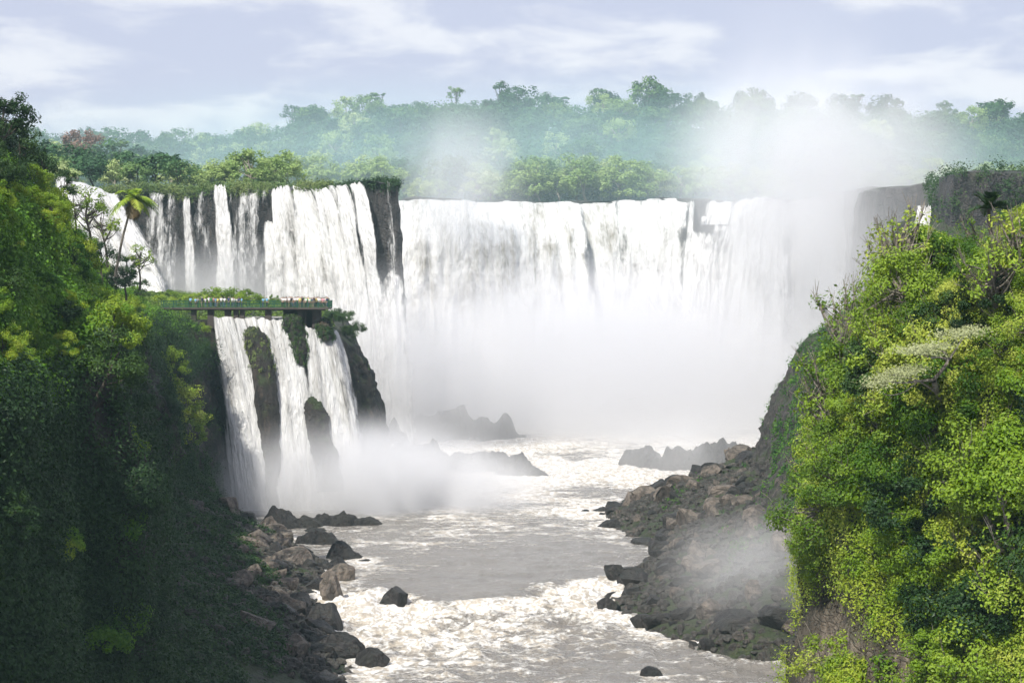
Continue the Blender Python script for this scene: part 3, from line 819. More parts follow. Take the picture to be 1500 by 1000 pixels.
# ------------------------------------------------------------------ vegetation
def tree_meshes(seed, H, R, Rz, nclump, nleaf, leaf, fmat, bmat, crown_z=None, flat=False, clump=0.34, trunk_r=None, limbs=6, droop=0.0, twigs=0):
    """crown of leaf clumps round real limbs, trunk with tapered limbs"""
    r = np.random.default_rng(seed)
    cz = H - Rz if crown_z is None else crown_z
    base = np.array([0, 0, 0.0])
    lean = r.normal(size=2) * 0.06 * H
    top = np.array([lean[0], lean[1], cz + 0.3 * Rz])
    tp = np.stack([base + (top - base) * t + np.array([vn(np.array([t * 3, seed, 0.])), vn(np.array([t * 3, 0, seed + .5])), 0]) * 0.04 * H * math.sin(math.pi * t) for t in np.linspace(0, 1, 7)])
    tr = trunk_r or 0.022 * H + 0.03
    parts = [tube(tp, tr * (1 - 0.65 * np.linspace(0, 1, 7)), 6)]
    # clump centres on a lumpy shell
    cen = []
    lump = r.normal(size=(5, 3)); lump = unit(lump); la = r.uniform(-0.35, 0.35, 5)
    while len(cen) < nclump:
        d = r.normal(size=3); d /= np.linalg.norm(d)
        if d[2] < -0.45 and r.random() < 0.75: continue
        q = 1 + sum(a * max(0, float(d @ l)) ** 2 for a, l in zip(la, lump)) 
        rad = (r.uniform(0.35, 1.0) ** 0.5) * q
        c = np.array([d[0] * R * rad, d[1] * R * rad, d[2] * Rz * rad])
        if flat: c[2] = Rz * (r.choice([-.6, 0, .55]) + 0.12 * r.normal())
        cen.append(c + np.array([lean[0], lean[1], cz]))
    cen = np.array(cen)
    for k in range(limbs):
        c = cen[r.integers(len(cen))]
        t0 = r.uniform(0.35, 0.9)
        a = np.array([np.interp(t0, np.linspace(0, 1, 7), tp[:, q]) for q in range(3)])
        mid = (a + c) / 2 + r.normal(size=3) * 0.08 * R - np.array([0, 0, 0.08 * R])
        lp = np.stack([(1 - t) ** 2 * a + 2 * t * (1 - t) * mid + t * t * c for t in np.linspace(0, 1, 6)])
        parts.append(tube(lp, tr * 0.5 * (1 - 0.75 * np.linspace(0, 1, 6)), 4))
    for k in range(twigs):
        c = cen[r.integers(len(cen))]
        d = unit(c - np.array([0, 0, cz - Rz]) + r.normal(size=3) * R * 0.4)
        e = c + d * R * r.uniform(0.2, 0.6)
        t0 = r.uniform(.3, 1.0)
        a = np.array([np.interp(t0, np.linspace(0, 1, 7), tp[:, q]) for q in range(3)])
        lp = np.array([a, a + (c - a) * .5 + r.normal(size=3) * .05 * R, c, c + (e - c) * .5 + r.normal(size=3) * 0.03 * R, e])
        parts.append(tube(lp, 0.02 * (1.4 - np.linspace(0, 1, 5)) * max(1, R * 0.5), 3))
    n = nclump * nleaf
    ci = np.repeat(np.arange(nclump), nleaf)
    cr = (R * clump * r.uniform(0.6, 1.25, nclump))[ci]
    d = unit(r.normal(size=(n, 3)))
    rad = r.random(n)[:, None] ** 0.45
    off = d * rad * cr[:, None] * np.array([1, 1, 0.28 if flat else 0.75])
    C = cen[ci] + off
    C[:, 2] -= droop * r.random(n) * R
    out = unit(C - np.array([lean[0], lean[1], cz - 0.3 * Rz]))
    Nr = unit(0.55 * d + 0.45 * out + np.array([0, 0, 0.35]) + r.normal(size=(n, 3)) * 0.45)
    V, Q = leaf_quads(C, Nr, leaf * r.uniform(0.6, 1.3, n), r, 0.55)
    cm = mesh('crown', V, Q, fmat, False)
    tv, tq = merge(parts)
    return cm, mesh('trunk', tv, tq, bmat, True)

def make_tree(name, meshes, loc, rz, sc, label, cat, group=None, tilt=(0, 0), names=('crown', 'trunk')):
    o = bpy.data.objects.new(name, None)
    o.empty_display_size = 0.5
    COL.objects.link(o)
    o.location = loc
    o.rotation_euler = (tilt[0], tilt[1], rz)
    o.scale = sc if np.ndim(sc) else (sc, sc, sc)
    tag(o, label, cat, group)
    link(names[0], meshes[0], o)
    link(names[1], meshes[1], o)
    return o

def ground_leaves(name, pts, nr, per, rad, leaf, mat, label, seed, hang=0.0, lift=0.15):
    r = np.random.default_rng(seed)
    n = len(pts) * per
    C0 = np.repeat(pts, per, 0); N0 = np.repeat(nr, per, 0)
    R0 = np.repeat(rad * r.uniform(0.5, 1.4, len(pts)), per)[:, None]
    d = unit(r.normal(size=(n, 3)))
    flip = np.sum(d * N0, 1) < 0
    d[flip] *= -1
    C = C0 + d * R0 * r.random(n)[:, None] ** 0.5 + N0 * lift
    C[:, 2] -= hang * r.random(n) ** 2
    Nr = unit(0.6 * d + 0.3 * N0 + np.array([0, 0, 0.4]) + r.normal(size=(n, 3)) * 0.45)
    V, Q = leaf_quads(C, Nr, leaf * r.uniform(0.6, 1.35, n), r, 0.6)
    return tag(link(name, mesh(name, V, Q, mat, False)), label, 'undergrowth', kind='stuff')

def photo_xy(p):
    return 750 + F * p[..., 0] / p[..., 1], 400 - F * (p[..., 2] - CZ) / p[..., 1]

# columns of landmarks used to say which tree is meant
MARK = [(75, 'left of the cascade'), (200, 'over the cascade'), (290, 'over the thin streams'),
        (350, 'over the arching fall'), (450, 'over the broad falls'), (560, 'over the dark corner'),
        (660, 'behind the slanting wisp of spray'), (760, 'over the stepped falls'), (880, 'over the smooth curtain'),
        (1000, 'over the straight central curtain'), (1110, 'over the bulging fall'), (1230, 'behind the tall spray plume'), (1350, 'over the grey buttress'), (1500, 'beyond the green spur')]
def mark(px):
    return min(MARK, key=lambda m: abs(m[0] - px))[1]

# --- forest on the hill: individual trees, each crown its own
FT = [tree_meshes(100 + k, 17 + 1.2 * (k % 3), 6.2 + (k % 3) * 0.8, 5.2 + (k % 2), 30, 52, 0.62, LF_FAR, M_BARK, limbs=7, clump=0.36) for k in range(7)]
FE = [tree_meshes(130 + k, 25, 6.0, 4.2, 16, 42, 0.5, LF_FAR, M_BARK, limbs=10, clump=0.30, flat=(k == 1)) for k in range(3)]
FL = [tree_meshes(150 + k, 18, 6.2, 5.6, 28, 60, 0.5, LF_PALEFAR, M_PALEBARK, limbs=9, clump=0.34) for k in range(3)]
FP = [tree_meshes(140 + k, 14, 5.0, 5.6, 30, 80, 0.36, LF_PALEFAR, M_PALEBARK, limbs=9, clump=0.33) for k in range(4)]
r = np.random.default_rng(5)
rows = [664, 680, 696, 712, 728, 745, 762, 780, 798, 816, 836]
nf = 0
for ri, Y in enumerate(rows):
    step = 40 + 2.0 * ri
    pxs = np.arange(20 + (ri % 2) * 22, 1520, step + 12)
    for px0 in pxs:
        px = px0 + r.uniform(-14, 14); y = Y + r.uniform(-6, 6)
        X = (px - 750) / F * y
        z = float(hill_h(np.array(X), np.array(y)))
        k = r.integers(7)
        sc = r.uniform(0.62, 0.98)
        row = 'low on' if ri < 3 else ('halfway up' if ri < 7 else 'high on')
        tone = ['broad', 'rounded', 'bushy', 'lumpy', 'spreading', 'full', 'dense'][k]
        light = r.random() < .16
        if light: tone = 'pale'
        make_tree('forest_tree', FL[k % 3] if light else FT[k], (X, y, z - 1.5), r.uniform(0, 6.28), (sc * 1.1, sc * 1.1, sc * r.uniform(0.85, 1.15)),
                  f'{tone} crowned tree {row} the hill {mark(px)}', 'tree', 'forest trees on the hazy hill behind the falls')
        nf += 1
# trees that stand out on the skyline
SKY = [(555, 131, 1, 'tall slender pale tree standing up from the skyline'), (667, 126, 0, 'skyline tree with a flat dark top left of the tallest one'),
       (733, 117, 2, 'tallest dark tree on the skyline'), (880, 127, 0, 'dark domed tree on the skyline over the smooth curtain'),
       (820, 138, 1, 'thin open crowned tree on the skyline between two dark ones'), (955, 131, 2, 'wide skyline tree over the central curtain'), (985, 133, 1, 'narrow skyline tree just right of a wide one'),
       (1082, 136, 0, 'misty skyline tree above the bulging fall'), (1255, 133, 1, 'faint tree top showing through the tall spray plume'), (1380, 147, 0, 'small dark skyline tree over the grey buttress'),
       (1437, 146, 1, 'umbrella shaped tree on the right skyline'), (1470, 152, 2, 'low umbrella tree at the right end of the skyline'), (430, 152, 0, 'domed skyline tree over the broad falls'), (128, 184, 2, 'domed skyline tree near the far left end of the hill')]
for px, py, k, lb in SKY:
    y = 848
    X = (px - 750) / F * y
    z = float(hill_h(np.array(X), np.array(float(y))))
    zt = CZ + (400 - py) / F * y
    sc = (zt - z + 2) / 25.5
    make_tree('forest_tree', FE[k], (X, y, z - 2), r.uniform(0, 6.28), (0.85 * sc ** .5, 0.85 * sc ** .5, sc), lb, 'tree')
# the unbroken understorey that closes the forest
pts = []
for i in range(5200):
    y = 656 + 215 * r.random() ** 1.1
    px = r.uniform(-60, 1580)
    X = (px - 750) / F * y
    pts.append((X, y, float(hill_h(np.array(X), np.array(y))) + r.uniform(1, 7.5)))
pts = np.array(pts)
ground_leaves('forest_undergrowth', pts, np.tile([0, -0.5, 0.86], (len(pts), 1)), 40, 3.8, 0.66, LF_FAR, 'unbroken green understorey filling the gaps between the forest trees', 3)

# --- front row: pale trees along the edge of the upper river and over the long wall
def front(px, py_top, Y, kind, label, sx=1.0, name='pale_tree', zb=None, group=None):
    X = (px - 750) / F * Y
    z = (float(hill_h(np.array(X), np.array(Y))) if zb is None else zb) - 0.6
    zt = CZ + (400 - py_top) / F * Y
    ms = (FP if kind == 'p' else FT)[r.integers(4)]
    h0 = 14.0 if kind == 'p' else 18.0
    s = (zt - z) / h0
    return make_tree(name, ms, (X, Y, z), r.uniform(0, 6.28), (s * sx, s * sx, s), label, 'tree', group)
G_FR = 'pale trees along the upper river bank'
for px, top in [(612, 262), (640, 258), (690, 252), (715, 256), (742, 246), (768, 236), (792, 250), (818, 244), (842, 235), (862, 224), (885, 226), (905, 228), (925, 238), (950, 236), (972, 246), (1000, 243), (1022, 238),
                (1050, 240), (1080, 236), (1108, 246), (1140, 240), (1180, 250), (1215, 246), (1250, 250), (1290, 246), (1325, 244), (1360, 236), (1395, 240), (1430, 236), (1465, 244), (1495, 240)]:
    hgt = 'taller' if top < 238 else ('medium' if top < 247 else 'lower')
    front(px, top + r.uniform(-3, 3), 652 + r.uniform(-4, 5), 'p', f'{hgt} pale upper bank tree {mark(px)}', 1.35, group=G_FR)
G_FL = 'trees on the rim of the long wall'
for px, top, Y, kd in [(75, 226, 560, 'f'), (95, 238, 540, 'p'), (118, 222, 575, 'f'), (140, 236, 550, 'f'), (165, 232, 565, 'p'), (185, 228, 580, 'f'), (205, 238, 548, 'f'), (226, 212, 560, 'f'), (246, 228, 575, 'p'), (262, 240, 550, 'f'),
                       (285, 240, 560, 'p'), (304, 236, 580, 'p'), (328, 232, 575, 'p'), (352, 228, 580, 'p'), (374, 212, 560, 'p'), (398, 224, 572, 'p'), (420, 218, 580, 'p'), (442, 220, 566, 'p'), (468, 230, 578, 'p'),
                       (492, 236, 570, 'p'), (516, 232, 580, 'p'), (540, 226, 575, 'p'), (562, 232, 568, 'p'), (586, 226, 590, 'p'), (60, 206, 620, 'p'), (106, 202, 630, 'p'), (156, 206, 625, 'f'), (216, 200, 640, 'f'), (40, 214, 580, 'f'), (15, 218, 590, 'f')]:
    if px > 430: Y = 640 - (px % 7)
    if px > 575: continue
    front(px, top, Y, kd, f'{"pale bushy" if kd == "p" else "mid green bushy"} {"tall" if top < 222 else ("medium" if top < 232 else "low")} rim tree {mark(px)}', 1.25, name='rim_tree', group=G_FL)
# shrubs and long grass hanging over the lip of the long wall
c = 750 + F * LIP[:, 0] / LIP[:, 1]
lipz = lip_z(LIP[:, 0], LIP[:, 1])
P3 = np.c_[LIP, lipz]
idx = np.where((LIP[:, 1] < 520) & (LIP[:, 0] < -20) & ((c < 310) & (c > 150) | (c > 326) & (c < 392) | (c > 440) & (c < 480)))[0]
pp = P3[r.choice(idx, 900)] + np.c_[r.normal(0, 0.8, 900), r.uniform(-2.5, 9, 900), r.uniform(-.4, 2.0, 900)]
ground_leaves('lip_undergrowth', pp, np.tile([0, -0.4, 0.9], (900, 1)), 40, 1.3, 0.24, LF_RIM, 'green shrubs and grass fringing the lip of the long wall', 4, hang=1.6)
idx = np.where((c < 590) & (LIP[:, 1] < 520))[0]
idx = idx[fbm(np.c_[LIP[idx] * .06, 0 * idx], 2, 4) > -.25]
pp = P3[r.choice(idx, 2600)] + np.c_[r.normal(0, 2, 2600), r.uniform(8, 62, 2600), r.uniform(-.5, 1.6, 2600)]
bad = (pp[:, 0] / pp[:, 1] * F + 750 > 470) | (pp[:, 0] > -56)
pp = pp[~bad]
ground_leaves('rim_undergrowth', pp, np.tile([0, -0.4, 0.9], (len(pp), 1)), 34, 2.4, 0.34, LF_RIM, 'pale green thicket covering the flat top behind the long wall', 6)
idx = np.where((LIP[:, 1] < 520) & (c > 486) & (c < 592))[0]
pp = P3[r.choice(idx, 420)] + np.c_[r.normal(0, .5, 420) - .5, r.uniform(-1.2, 4, 420), r.uniform(-1.2, 1.0, 420)]
ground_leaves('corner_undergrowth', pp, np.tile([0, -0.4, 0.9], (420, 1)), 40, .9, 0.2, LF_DARK, 'dark low growth along the end of the long wall above its corner', 41, hang=1.4)
# buttress and knob on the right
idx = np.where((LIP[:, 0] > 85) & (LIP[:, 1] < 520))[0]
pp = P3[r.choice(idx, 1500)] + np.c_[r.uniform(-1.0, 8, 1500), r.uniform(-4.5, 12, 1500), r.uniform(-8.0, 2.2, 1500)]
ground_leaves('knob_undergrowth', pp, np.tile([-0.3, -0.5, 0.8], (1500, 1)), 50, 1.4, 0.24, LF_RIM, 'low green growth rounding off the top of the far right knob', 7, hang=2.5)

# --- shelf behind the walkway
pp, nn = sample_grid(PB, np.tile([0., 0, 1.], PB.shape[:2] + (1,)), 6000, r, PBM * (PB[..., 1] > 341) * (PB[..., 0] > -110))
ground_leaves('shelf_grass', pp, nn, 22, 0.8, 0.22, leaf_mat('grass_leaves', (0.07, 0.14, 0.02), (0.13, 0.21, 0.03), (0.22, 0.28, 0.06), 0.3), 'short bright grass on the shelf behind the walkway', 8)
PK = leaf_mat('dusty_pink_leaves', (0.2, 0.12, 0.09), (0.32, 0.2, 0.15), (0.42, 0.3, 0.22), .2)
pkm = tree_meshes(180, 16, 6.0, 5.0, 28, 70, 0.4, PK, M_PALEBARK, limbs=9)
make_tree('pink_tree', pkm, W(113, 262, 618), 1.0, 1.0, 'dusty pink crowned tree among the green ones at the far left', 'tree')
SH = [tree_meshes(170 + k, 6.5, 3.6, 2.6, 24, 130, 0.2, LF_OLIVE, M_BARK, limbs=5, clump=0.36, crown_z=3.2) for k in range(3)]
for px, top, Y, sx, lb in [(331, 411, 402, 1.0, 'round domed tree on the shelf behind the walkway'), (362, 423, 398, 1.2, 'lower rounded bush right of the domed tree behind the walkway'), (376, 427, 404, 1.0, 'small bush at the right side of the rounded bush behind the walkway'),
                           (402, 430, 400, 0.55, 'little round bush standing alone behind the crowd end of the walkway'), (262, 424, 410, 1.5, 'wide low bush behind the left end of the walkway'), (290, 428, 408, 1.4, 'long low bush behind the people on the walkway'),
                           (310, 426, 412, 1.2, 'low bush just left of the domed tree behind the walkway'), (246, 430, 400, 1.2, 'low dark bush at the bank end of the walkway')]:
    z = 31.0
    s = (CZ + (400 - top) / F * Y - z) / 6.2
    make_tree('round_tree', SH[r.integers(3)], ((px - 750) / F * Y, Y, z - 0.3), r.uniform(0, 6), (s * sx * 1.15, s * sx * 1.15, s), lb, 'bush', 'bushes on the shelf behind the walkway')

# --- left cliff: creepers over the rock, bushes and trees on the slope above it
px, py = photo_xy(PL)
rockn = fbm(PL * np.array([0.09, 0.05, 0.035]), 4, 77)
j = np.arange(PL.shape[1])[None] + 0 * rockn
cliffband = (j > 20) & (j < 56)
vis = (PL[..., 1] > 120) & (px > -60)
den = vis * np.where(cliffband, np.clip(0.35 + 3.2 * (rockn + 0.08), 0, 1), np.where(j <= 20, 0.5 * np.clip(2.5 * (rockn + 0.05), 0, 1) * (j > 6) * sst(1.5, 4, PL[..., 2]), 1.0)) * (px < 420)
D_ = unit(PL - np.array([0, 0, CZ])); fac = np.clip(-(NL * D_).sum(-1), 0.12, 1) / PL[..., 1] ** 2 * 4e4
den = den * (1 - .8 * sst(275, 292, PL[..., 1]) * cliffband * (PL[..., 2] < 24))
covr = 1 - .85 * sst(275, 292, PL[..., 1]) * (PL[..., 2] < 24)
pp, nn = sample_grid(PL, NL, 1300, r, (.15 + den) * covr * vis * (px < 420) * fac * (PL[..., 2] < 31) * (PL[..., 2] > 6))
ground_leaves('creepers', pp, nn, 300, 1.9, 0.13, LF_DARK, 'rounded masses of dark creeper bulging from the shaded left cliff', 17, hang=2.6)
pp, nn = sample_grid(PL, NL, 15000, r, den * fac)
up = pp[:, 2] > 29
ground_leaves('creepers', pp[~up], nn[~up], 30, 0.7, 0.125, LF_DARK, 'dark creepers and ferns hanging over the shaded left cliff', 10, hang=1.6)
ground_leaves('slope_undergrowth', pp[up], nn[up], 36, 0.9, 0.14, LF_MID, 'leafy undergrowth on the slope above the left cliff', 11, hang=0.4)
den2 = vis * (j > 4) * (j <= 24) * np.clip(3.0 * (fbm(PL * 0.09, 3, 12) + 0.15 + .25 * sst(2, 5, PL[..., 2]) - .25 * ((px > 380) & (py < 900))), 0, 1) * (px < 420) * (px > 120)
pp, nn = sample_grid(PL, NL, 5200, r, den2 + 1e-9)
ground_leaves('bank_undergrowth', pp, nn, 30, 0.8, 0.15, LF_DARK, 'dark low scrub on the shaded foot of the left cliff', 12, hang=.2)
pr_, _ = photo_xy(PRt)
jr = np.arange(PRt.shape[1])[None] + 0 * pr_
den2 = (PRt[..., 1] > 215) * (PRt[..., 1] < 420) * (jr > 14) * np.clip(3.2 * (fbm(PRt * 0.09, 3, 15) + np.interp(jr, [14, 30, 36, 50, 70], [-.25, .1, .12, .35, .6])), 0, 1)
pp, nn = sample_grid(PRt, NRt, 9000, r, den2 + 1e-9)
ground_leaves('cliff_undergrowth', pp, nn, 26, 0.85, 0.17, LF_MID, 'green scrub and creepers on the right bank and its dark cliff', 13, hang=.8)
pcb, ncb = sample_grid(PL, NL, 60, r, cliffband * vis * (px < 260) * fac * (PL[..., 1] < 275))
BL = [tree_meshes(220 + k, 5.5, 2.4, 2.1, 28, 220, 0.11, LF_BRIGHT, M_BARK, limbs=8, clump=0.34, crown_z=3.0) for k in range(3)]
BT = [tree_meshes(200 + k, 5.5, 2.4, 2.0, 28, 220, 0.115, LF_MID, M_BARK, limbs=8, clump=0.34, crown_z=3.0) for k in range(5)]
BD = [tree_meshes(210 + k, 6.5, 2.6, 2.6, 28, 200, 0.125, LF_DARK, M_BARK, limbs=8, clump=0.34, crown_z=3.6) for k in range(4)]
pp, nn = sample_grid(PL, NL, 190, r, (j > 54) * (j < 98) * vis * (px < 330) * fac)
for p, n in zip(pp, nn):
    a, b = photo_xy(p)
    if a > 196 and b < 520: continue
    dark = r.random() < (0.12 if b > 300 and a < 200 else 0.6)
    lit = (not dark) and r.random() < .6  # sunlit look put into the leaf colour: these bushes get brighter leaves
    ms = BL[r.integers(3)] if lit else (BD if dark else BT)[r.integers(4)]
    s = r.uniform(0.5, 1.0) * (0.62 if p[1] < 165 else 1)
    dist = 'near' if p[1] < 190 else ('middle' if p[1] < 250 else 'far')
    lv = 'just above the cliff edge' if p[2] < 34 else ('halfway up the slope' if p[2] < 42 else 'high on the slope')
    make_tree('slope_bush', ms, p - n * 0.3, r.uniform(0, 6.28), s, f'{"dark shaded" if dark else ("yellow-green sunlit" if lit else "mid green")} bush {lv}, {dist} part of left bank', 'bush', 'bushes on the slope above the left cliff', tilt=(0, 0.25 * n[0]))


# --- right spur: bushes, dry scrub, creepers
px, py = photo_xy(PS)
nb = fbm(PS * 0.16, 3, 91)
bare = np.exp(-(((px - 1228) / 52) ** 2 + ((py - 965) / 85.0) ** 2)) * 1.3 + np.exp(-(((px - 1340) / 36) ** 2 + ((py - 990) / 50.0) ** 2))
den = (PS[..., 1] < 170) * (px > 1080) * (px < 1640) * (PS[..., 2] > 10) * np.clip(1 - 2.2 * bare, 0.0, 1)
D_ = unit(PS - np.array([0, 0, CZ])); fac = np.clip(-(NS * D_).sum(-1), 0.15, 1) / PS[..., 1] ** 2 * 1e4
pp, nn = sample_grid(PS, NS, 10500, r, den * fac)
dside = (PS[..., 1] < 175) * (PS[..., 2] > 12) * (px >= 1640) * (px < 3400) * 1.0
p2, n2 = sample_grid(PS, NS, 5500, r, dside + 1e-9)
ground_leaves('spur_scrub', p2, n2, 26, 0.9, 0.10, LF_OLIVE, 'scrub continuing over the top and back of the right spur', 25, hang=.4)
hf = fbm(pp * 0.10, 3, 61)
a_ = hf > -0.05
ground_leaves('spur_undergrowth', pp[a_], nn[a_], 34, 0.7, 0.066, LF_BRIGHT, 'bright green tangle of small leaves covering the near right spur', 21, hang=0.8, lift=0.3)
ground_leaves('spur_scrub', pp[~a_], nn[~a_], 34, 0.65, 0.062, LF_OLIVE, 'olive coloured scrub between the bright bushes of the right spur', 22, hang=0.8, lift=0.3)
KB = [tree_meshes(300 + k, 3.6, 1.9, 1.7, 34, 360, 0.068, LF_BRIGHT, M_BARK, limbs=8, clump=0.33, crown_z=1.9, twigs=6) for k in range(6)]
KB += [tree_meshes(305 + k, 4.2, 2.0, 1.8, 40, 170, 0.09, LF_BRIGHT, M_BARK, limbs=10, clump=0.28, crown_z=2.2, twigs=6) for k in range(2)]
KO = [tree_meshes(310 + k, 3.6, 1.7, 1.6, 30, 280, 0.062, LF_OLIVE, M_PALEBARK, limbs=12, clump=0.36, crown_z=1.9, twigs=34) for k in range(5)]
KD = [tree_meshes(320 + k, 3.8, 1.9, 1.7, 28, 300, 0.075, LF_DARK, M_BARK, limbs=6, clump=0.34, crown_z=2.0, twigs=4) for k in range(3)]
KT = [tree_meshes(330 + k, 4.2, 1.6, 1.9, 16, 50, 0.085, LF_OLIVE, M_PALEBARK, limbs=14, clump=0.42, crown_z=2.2, twigs=90) for k in range(3)]
pp, nn = sample_grid(PS, NS, 285, r, den * fac)
cnt = 0
for p, n in zip(pp, nn):
    a, b = photo_xy(p)
    if a < 1135 or a > 1530: continue
    h = fbm(p * 0.10, 3, 61)
    q = r.random()
    if q < 0.10: ms, kd = KD[r.integers(3)], 'dark green'
    elif q < 0.24 or (b < 470 and q < 0.5): ms, kd = KT[r.integers(3)], 'twiggy grey'
    elif h + 0.25 * r.normal() > -0.02: ms, kd = KB[r.integers(8)], 'bright yellow-green'
    else: ms, kd = KO[r.integers(5)], 'olive dusty'
    s_ = (0.5 + 1.1 * r.random() ** 1.5) * (0.7 if b < 430 else 1.0)
    if b - 75 * s_ < np.interp(a, [1180, 1210, 1290, 1400, 1480, 1520], [500, 405, 350, 305, 262, 240]): s_ *= .55
    if b - 75 * s_ < np.interp(a, [1180, 1210, 1290, 1400, 1480, 1520], [490, 395, 340, 295, 250, 230]): continue
    if a - 45 * s_ < 1140 or (a < 1195 and b > 860): continue
    sz = 'small' if s_ < 0.7 else ('medium' if s_ < 0.95 else 'large')
    lv = 'at the top' if b < 420 else ('high' if b < 560 else ('midway' if b < 720 else ('low' if b < 860 else 'at foot')))
    col_ = 'left edge' if a < 1240 else ('left half' if a < 1330 else ('right half' if a < 1430 else 'right end'))
    make_tree('spur_bush', ms, p - n * 0.35, r.uniform(0, 6.28), s_, f'{sz} {kd} bush {lv} on the right spur, {col_}', 'bush', 'bushes on the near right spur', tilt=(0.35 * -n[1] * 0 + 0.3 * n[1] * -1, 0.3 * n[0]))
    cnt += 1

for p, n in zip(pcb, ncb):
    a, b = photo_xy(p)
    lv = 'high up' if p[2] > 22 else ('midway' if p[2] > 14 else 'low down')
    make_tree('cliff_bush', BD[r.integers(4)] if r.random() < .8 else BT[r.integers(4)], p - n * .2, r.uniform(0, 6.28), r.uniform(.4, .95), f'dark bush rooted {lv} on the shaded {"near" if p[1] < 190 else ("middle" if p[1] < 250 else "far")} cliff', 'bush', 'bushes rooted in the left cliff', tilt=(0, .5))

def limb(pts, r0, r1, k=5):
    pts = np.asarray(pts, float)
    t = np.linspace(0, 1, len(pts)); tt = np.linspace(0, 1, len(pts) * 3)
    q = np.stack([np.interp(tt, t, pts[:, c]) for c in range(3)], -1)
    q = smooth1(q, 3)
    return tube(q, r0 + (r1 - r0) * tt, k)

# the pale flat-topped tree reaching out of the spur
def pale_tree():
    Yt = 93.0
    o = bpy.data.objects.new('pale_tree', None); COL.objects.link(o)
    root = W(1385, 600, Yt + 6); o.location = root
    g = lambda x, y, d=0: W(x, y, Yt + d) - root
    L_ = [limb([g(1385, 600, 6), g(1372, 575, 3), g(1368, 556, 1)], .16, .12), limb([g(1368, 556, 1), g(1382, 540), g(1390, 528), g(1378, 522), g(1362, 524)], .10, .04), limb([g(1390, 528), g(1384, 515), g(1370, 512)], .06, .03),
          limb([g(1368, 556, 1), g(1345, 558), g(1320, 561), g(1295, 558)], .08, .03), limb([g(1372, 575, 3), g(1350, 560), g(1330, 552, -.5), g(1300, 548, -.5)], .06, .02),
          limb([g(1362, 524), g(1345, 516), g(1325, 512)], .04, .02), limb([g(1390, 528), g(1404, 505, 1), g(1415, 490, 1)], .06, .02), limb([g(1345, 558), g(1325, 575), g(1300, 580), g(1290, 572)], .03, .015)]
    v, q = merge(L_)
    link('trunk', mesh('trunk', v, q, M_PALEBARK), o)
    rr = np.random.default_rng(4)
    C = []
    for x0, y0, x1, y1, n, w in [(1320, 515, 1385, 504, 950, 5), (1275, 564, 1335, 540, 1050, 6), (1300, 552, 1345, 536, 700, 5), (1385, 492, 1432, 482, 900, 6), (1340, 512, 1372, 518, 400, 4)]:
        t = rr.random(n)[:, None]
        a, b = g(x0, y0), g(x1, y1)
        c = a + (b - a) * t + rr.normal(size=(n, 3)) * np.array([.35, .9, .02 * w])
        C.append(c)
    C = np.concatenate(C)
    V, Q = leaf_quads(C, unit(np.array([0, -.3, 1.0]) + rr.normal(size=C.shape) * .5), .07 * rr.uniform(.7, 1.3, len(C)), rr)
    link('crown', mesh('crown', V, Q, LF_PALE, False), o)
    tag(o, 'pale flat layered tree with white limbs reaching out of the green spur', 'tree')
pale_tree()

def palm(name, base, top, nf, flen, droop, leafm, barkm, label, r0=.22, r1=.14, seed=1, skirt=0, spiky=False):
    rr = np.random.default_rng(seed)
    o = bpy.data.objects.new(name, None); COL.objects.link(o); o.location = base
    T = np.asarray(top) - np.asarray(base)
    mid = T * 0.5 + np.array([-.25, 0, 0]) * np.linalg.norm(T) * 0.06
    v, q = limb([np.zeros(3), mid * .5, mid, T * .75 + mid * .02, T], r0, r1, 7)
    link('trunk', mesh('trunk', v, q, barkm), o)
    for kk in range(nf + skirt):
        th = rr.uniform(0, 6.28); el = rr.uniform(-.2, 1.2) if kk < nf else rr.uniform(-1.4, -1.0)
        dr = droop if kk < nf else .3
        d = np.array([math.cos(th) * math.cos(el), math.sin(th) * math.cos(el), math.sin(el)])
        ln = flen * rr.uniform(.8, 1.1) * (1 if kk < nf else .6)
        t = np.linspace(0, 1, 9)[:, None]
        sp = T + d * ln * t + np.array([0, 0, -1.0]) * dr * ln * t ** 2.2
        vs, qs = [tube(sp, .035 * (1.1 - t[:, 0]), 3)], None
        nl = 26
        tt = np.linspace(.12, 1, nl)
        P0 = np.stack([np.interp(tt, t[:, 0], sp[:, c]) for c in range(3)], -1)
        tan = unit(np.gradient(P0, axis=0)); side = unit(np.cross(tan, np.array([0, 0, 1.0])))
        LV = []
        for sg in (-1, 1):
            l = flen * .26 * np.sin(np.clip(tt * 1.05, 0, 1) * math.pi * .9 + .25)[:, None]
            e = P0 + (side * sg * .8 + tan * .5 + np.array([0, 0, (-.35 if not spiky else .3)]) + rr.normal(size=P0.shape) * .08) * l
            w = tan * flen * .022
            LV.append(np.stack([P0 - w, e - w * .3, e + w * .3, P0 + w], 1).reshape(-1, 3))
        LV = np.concatenate(LV)
        v, q = merge(vs + [(LV, np.arange(len(LV)).reshape(-1, 4))])
        link('frond', mesh('frond', v, q, leafm if kk < nf else M_DRY, False), o)
    return tag(o, label, 'palm')
M_DRY = leaf_mat('dry_fronds', (0.12, 0.085, 0.04), (0.2, 0.15, 0.07), (0.3, 0.23, 0.12), .2)
palm('palm_tree', W(168, 408, 238), W(194, 290, 236), 20, 3.4, .75, LF_OLIVE, M_PALEBARK, 'tall leaning palm with a drooping crown above the left cliff', .17, .12, 3, skirt=12)
palm('fan_palm', W(1452, 345, 112), W(1448, 305, 112), 22, 1.5, .35, LF_DARK, M_BARK, 'small dark green palm poking out of the crest of the right spur', .12, .1, 5, spiky=True)

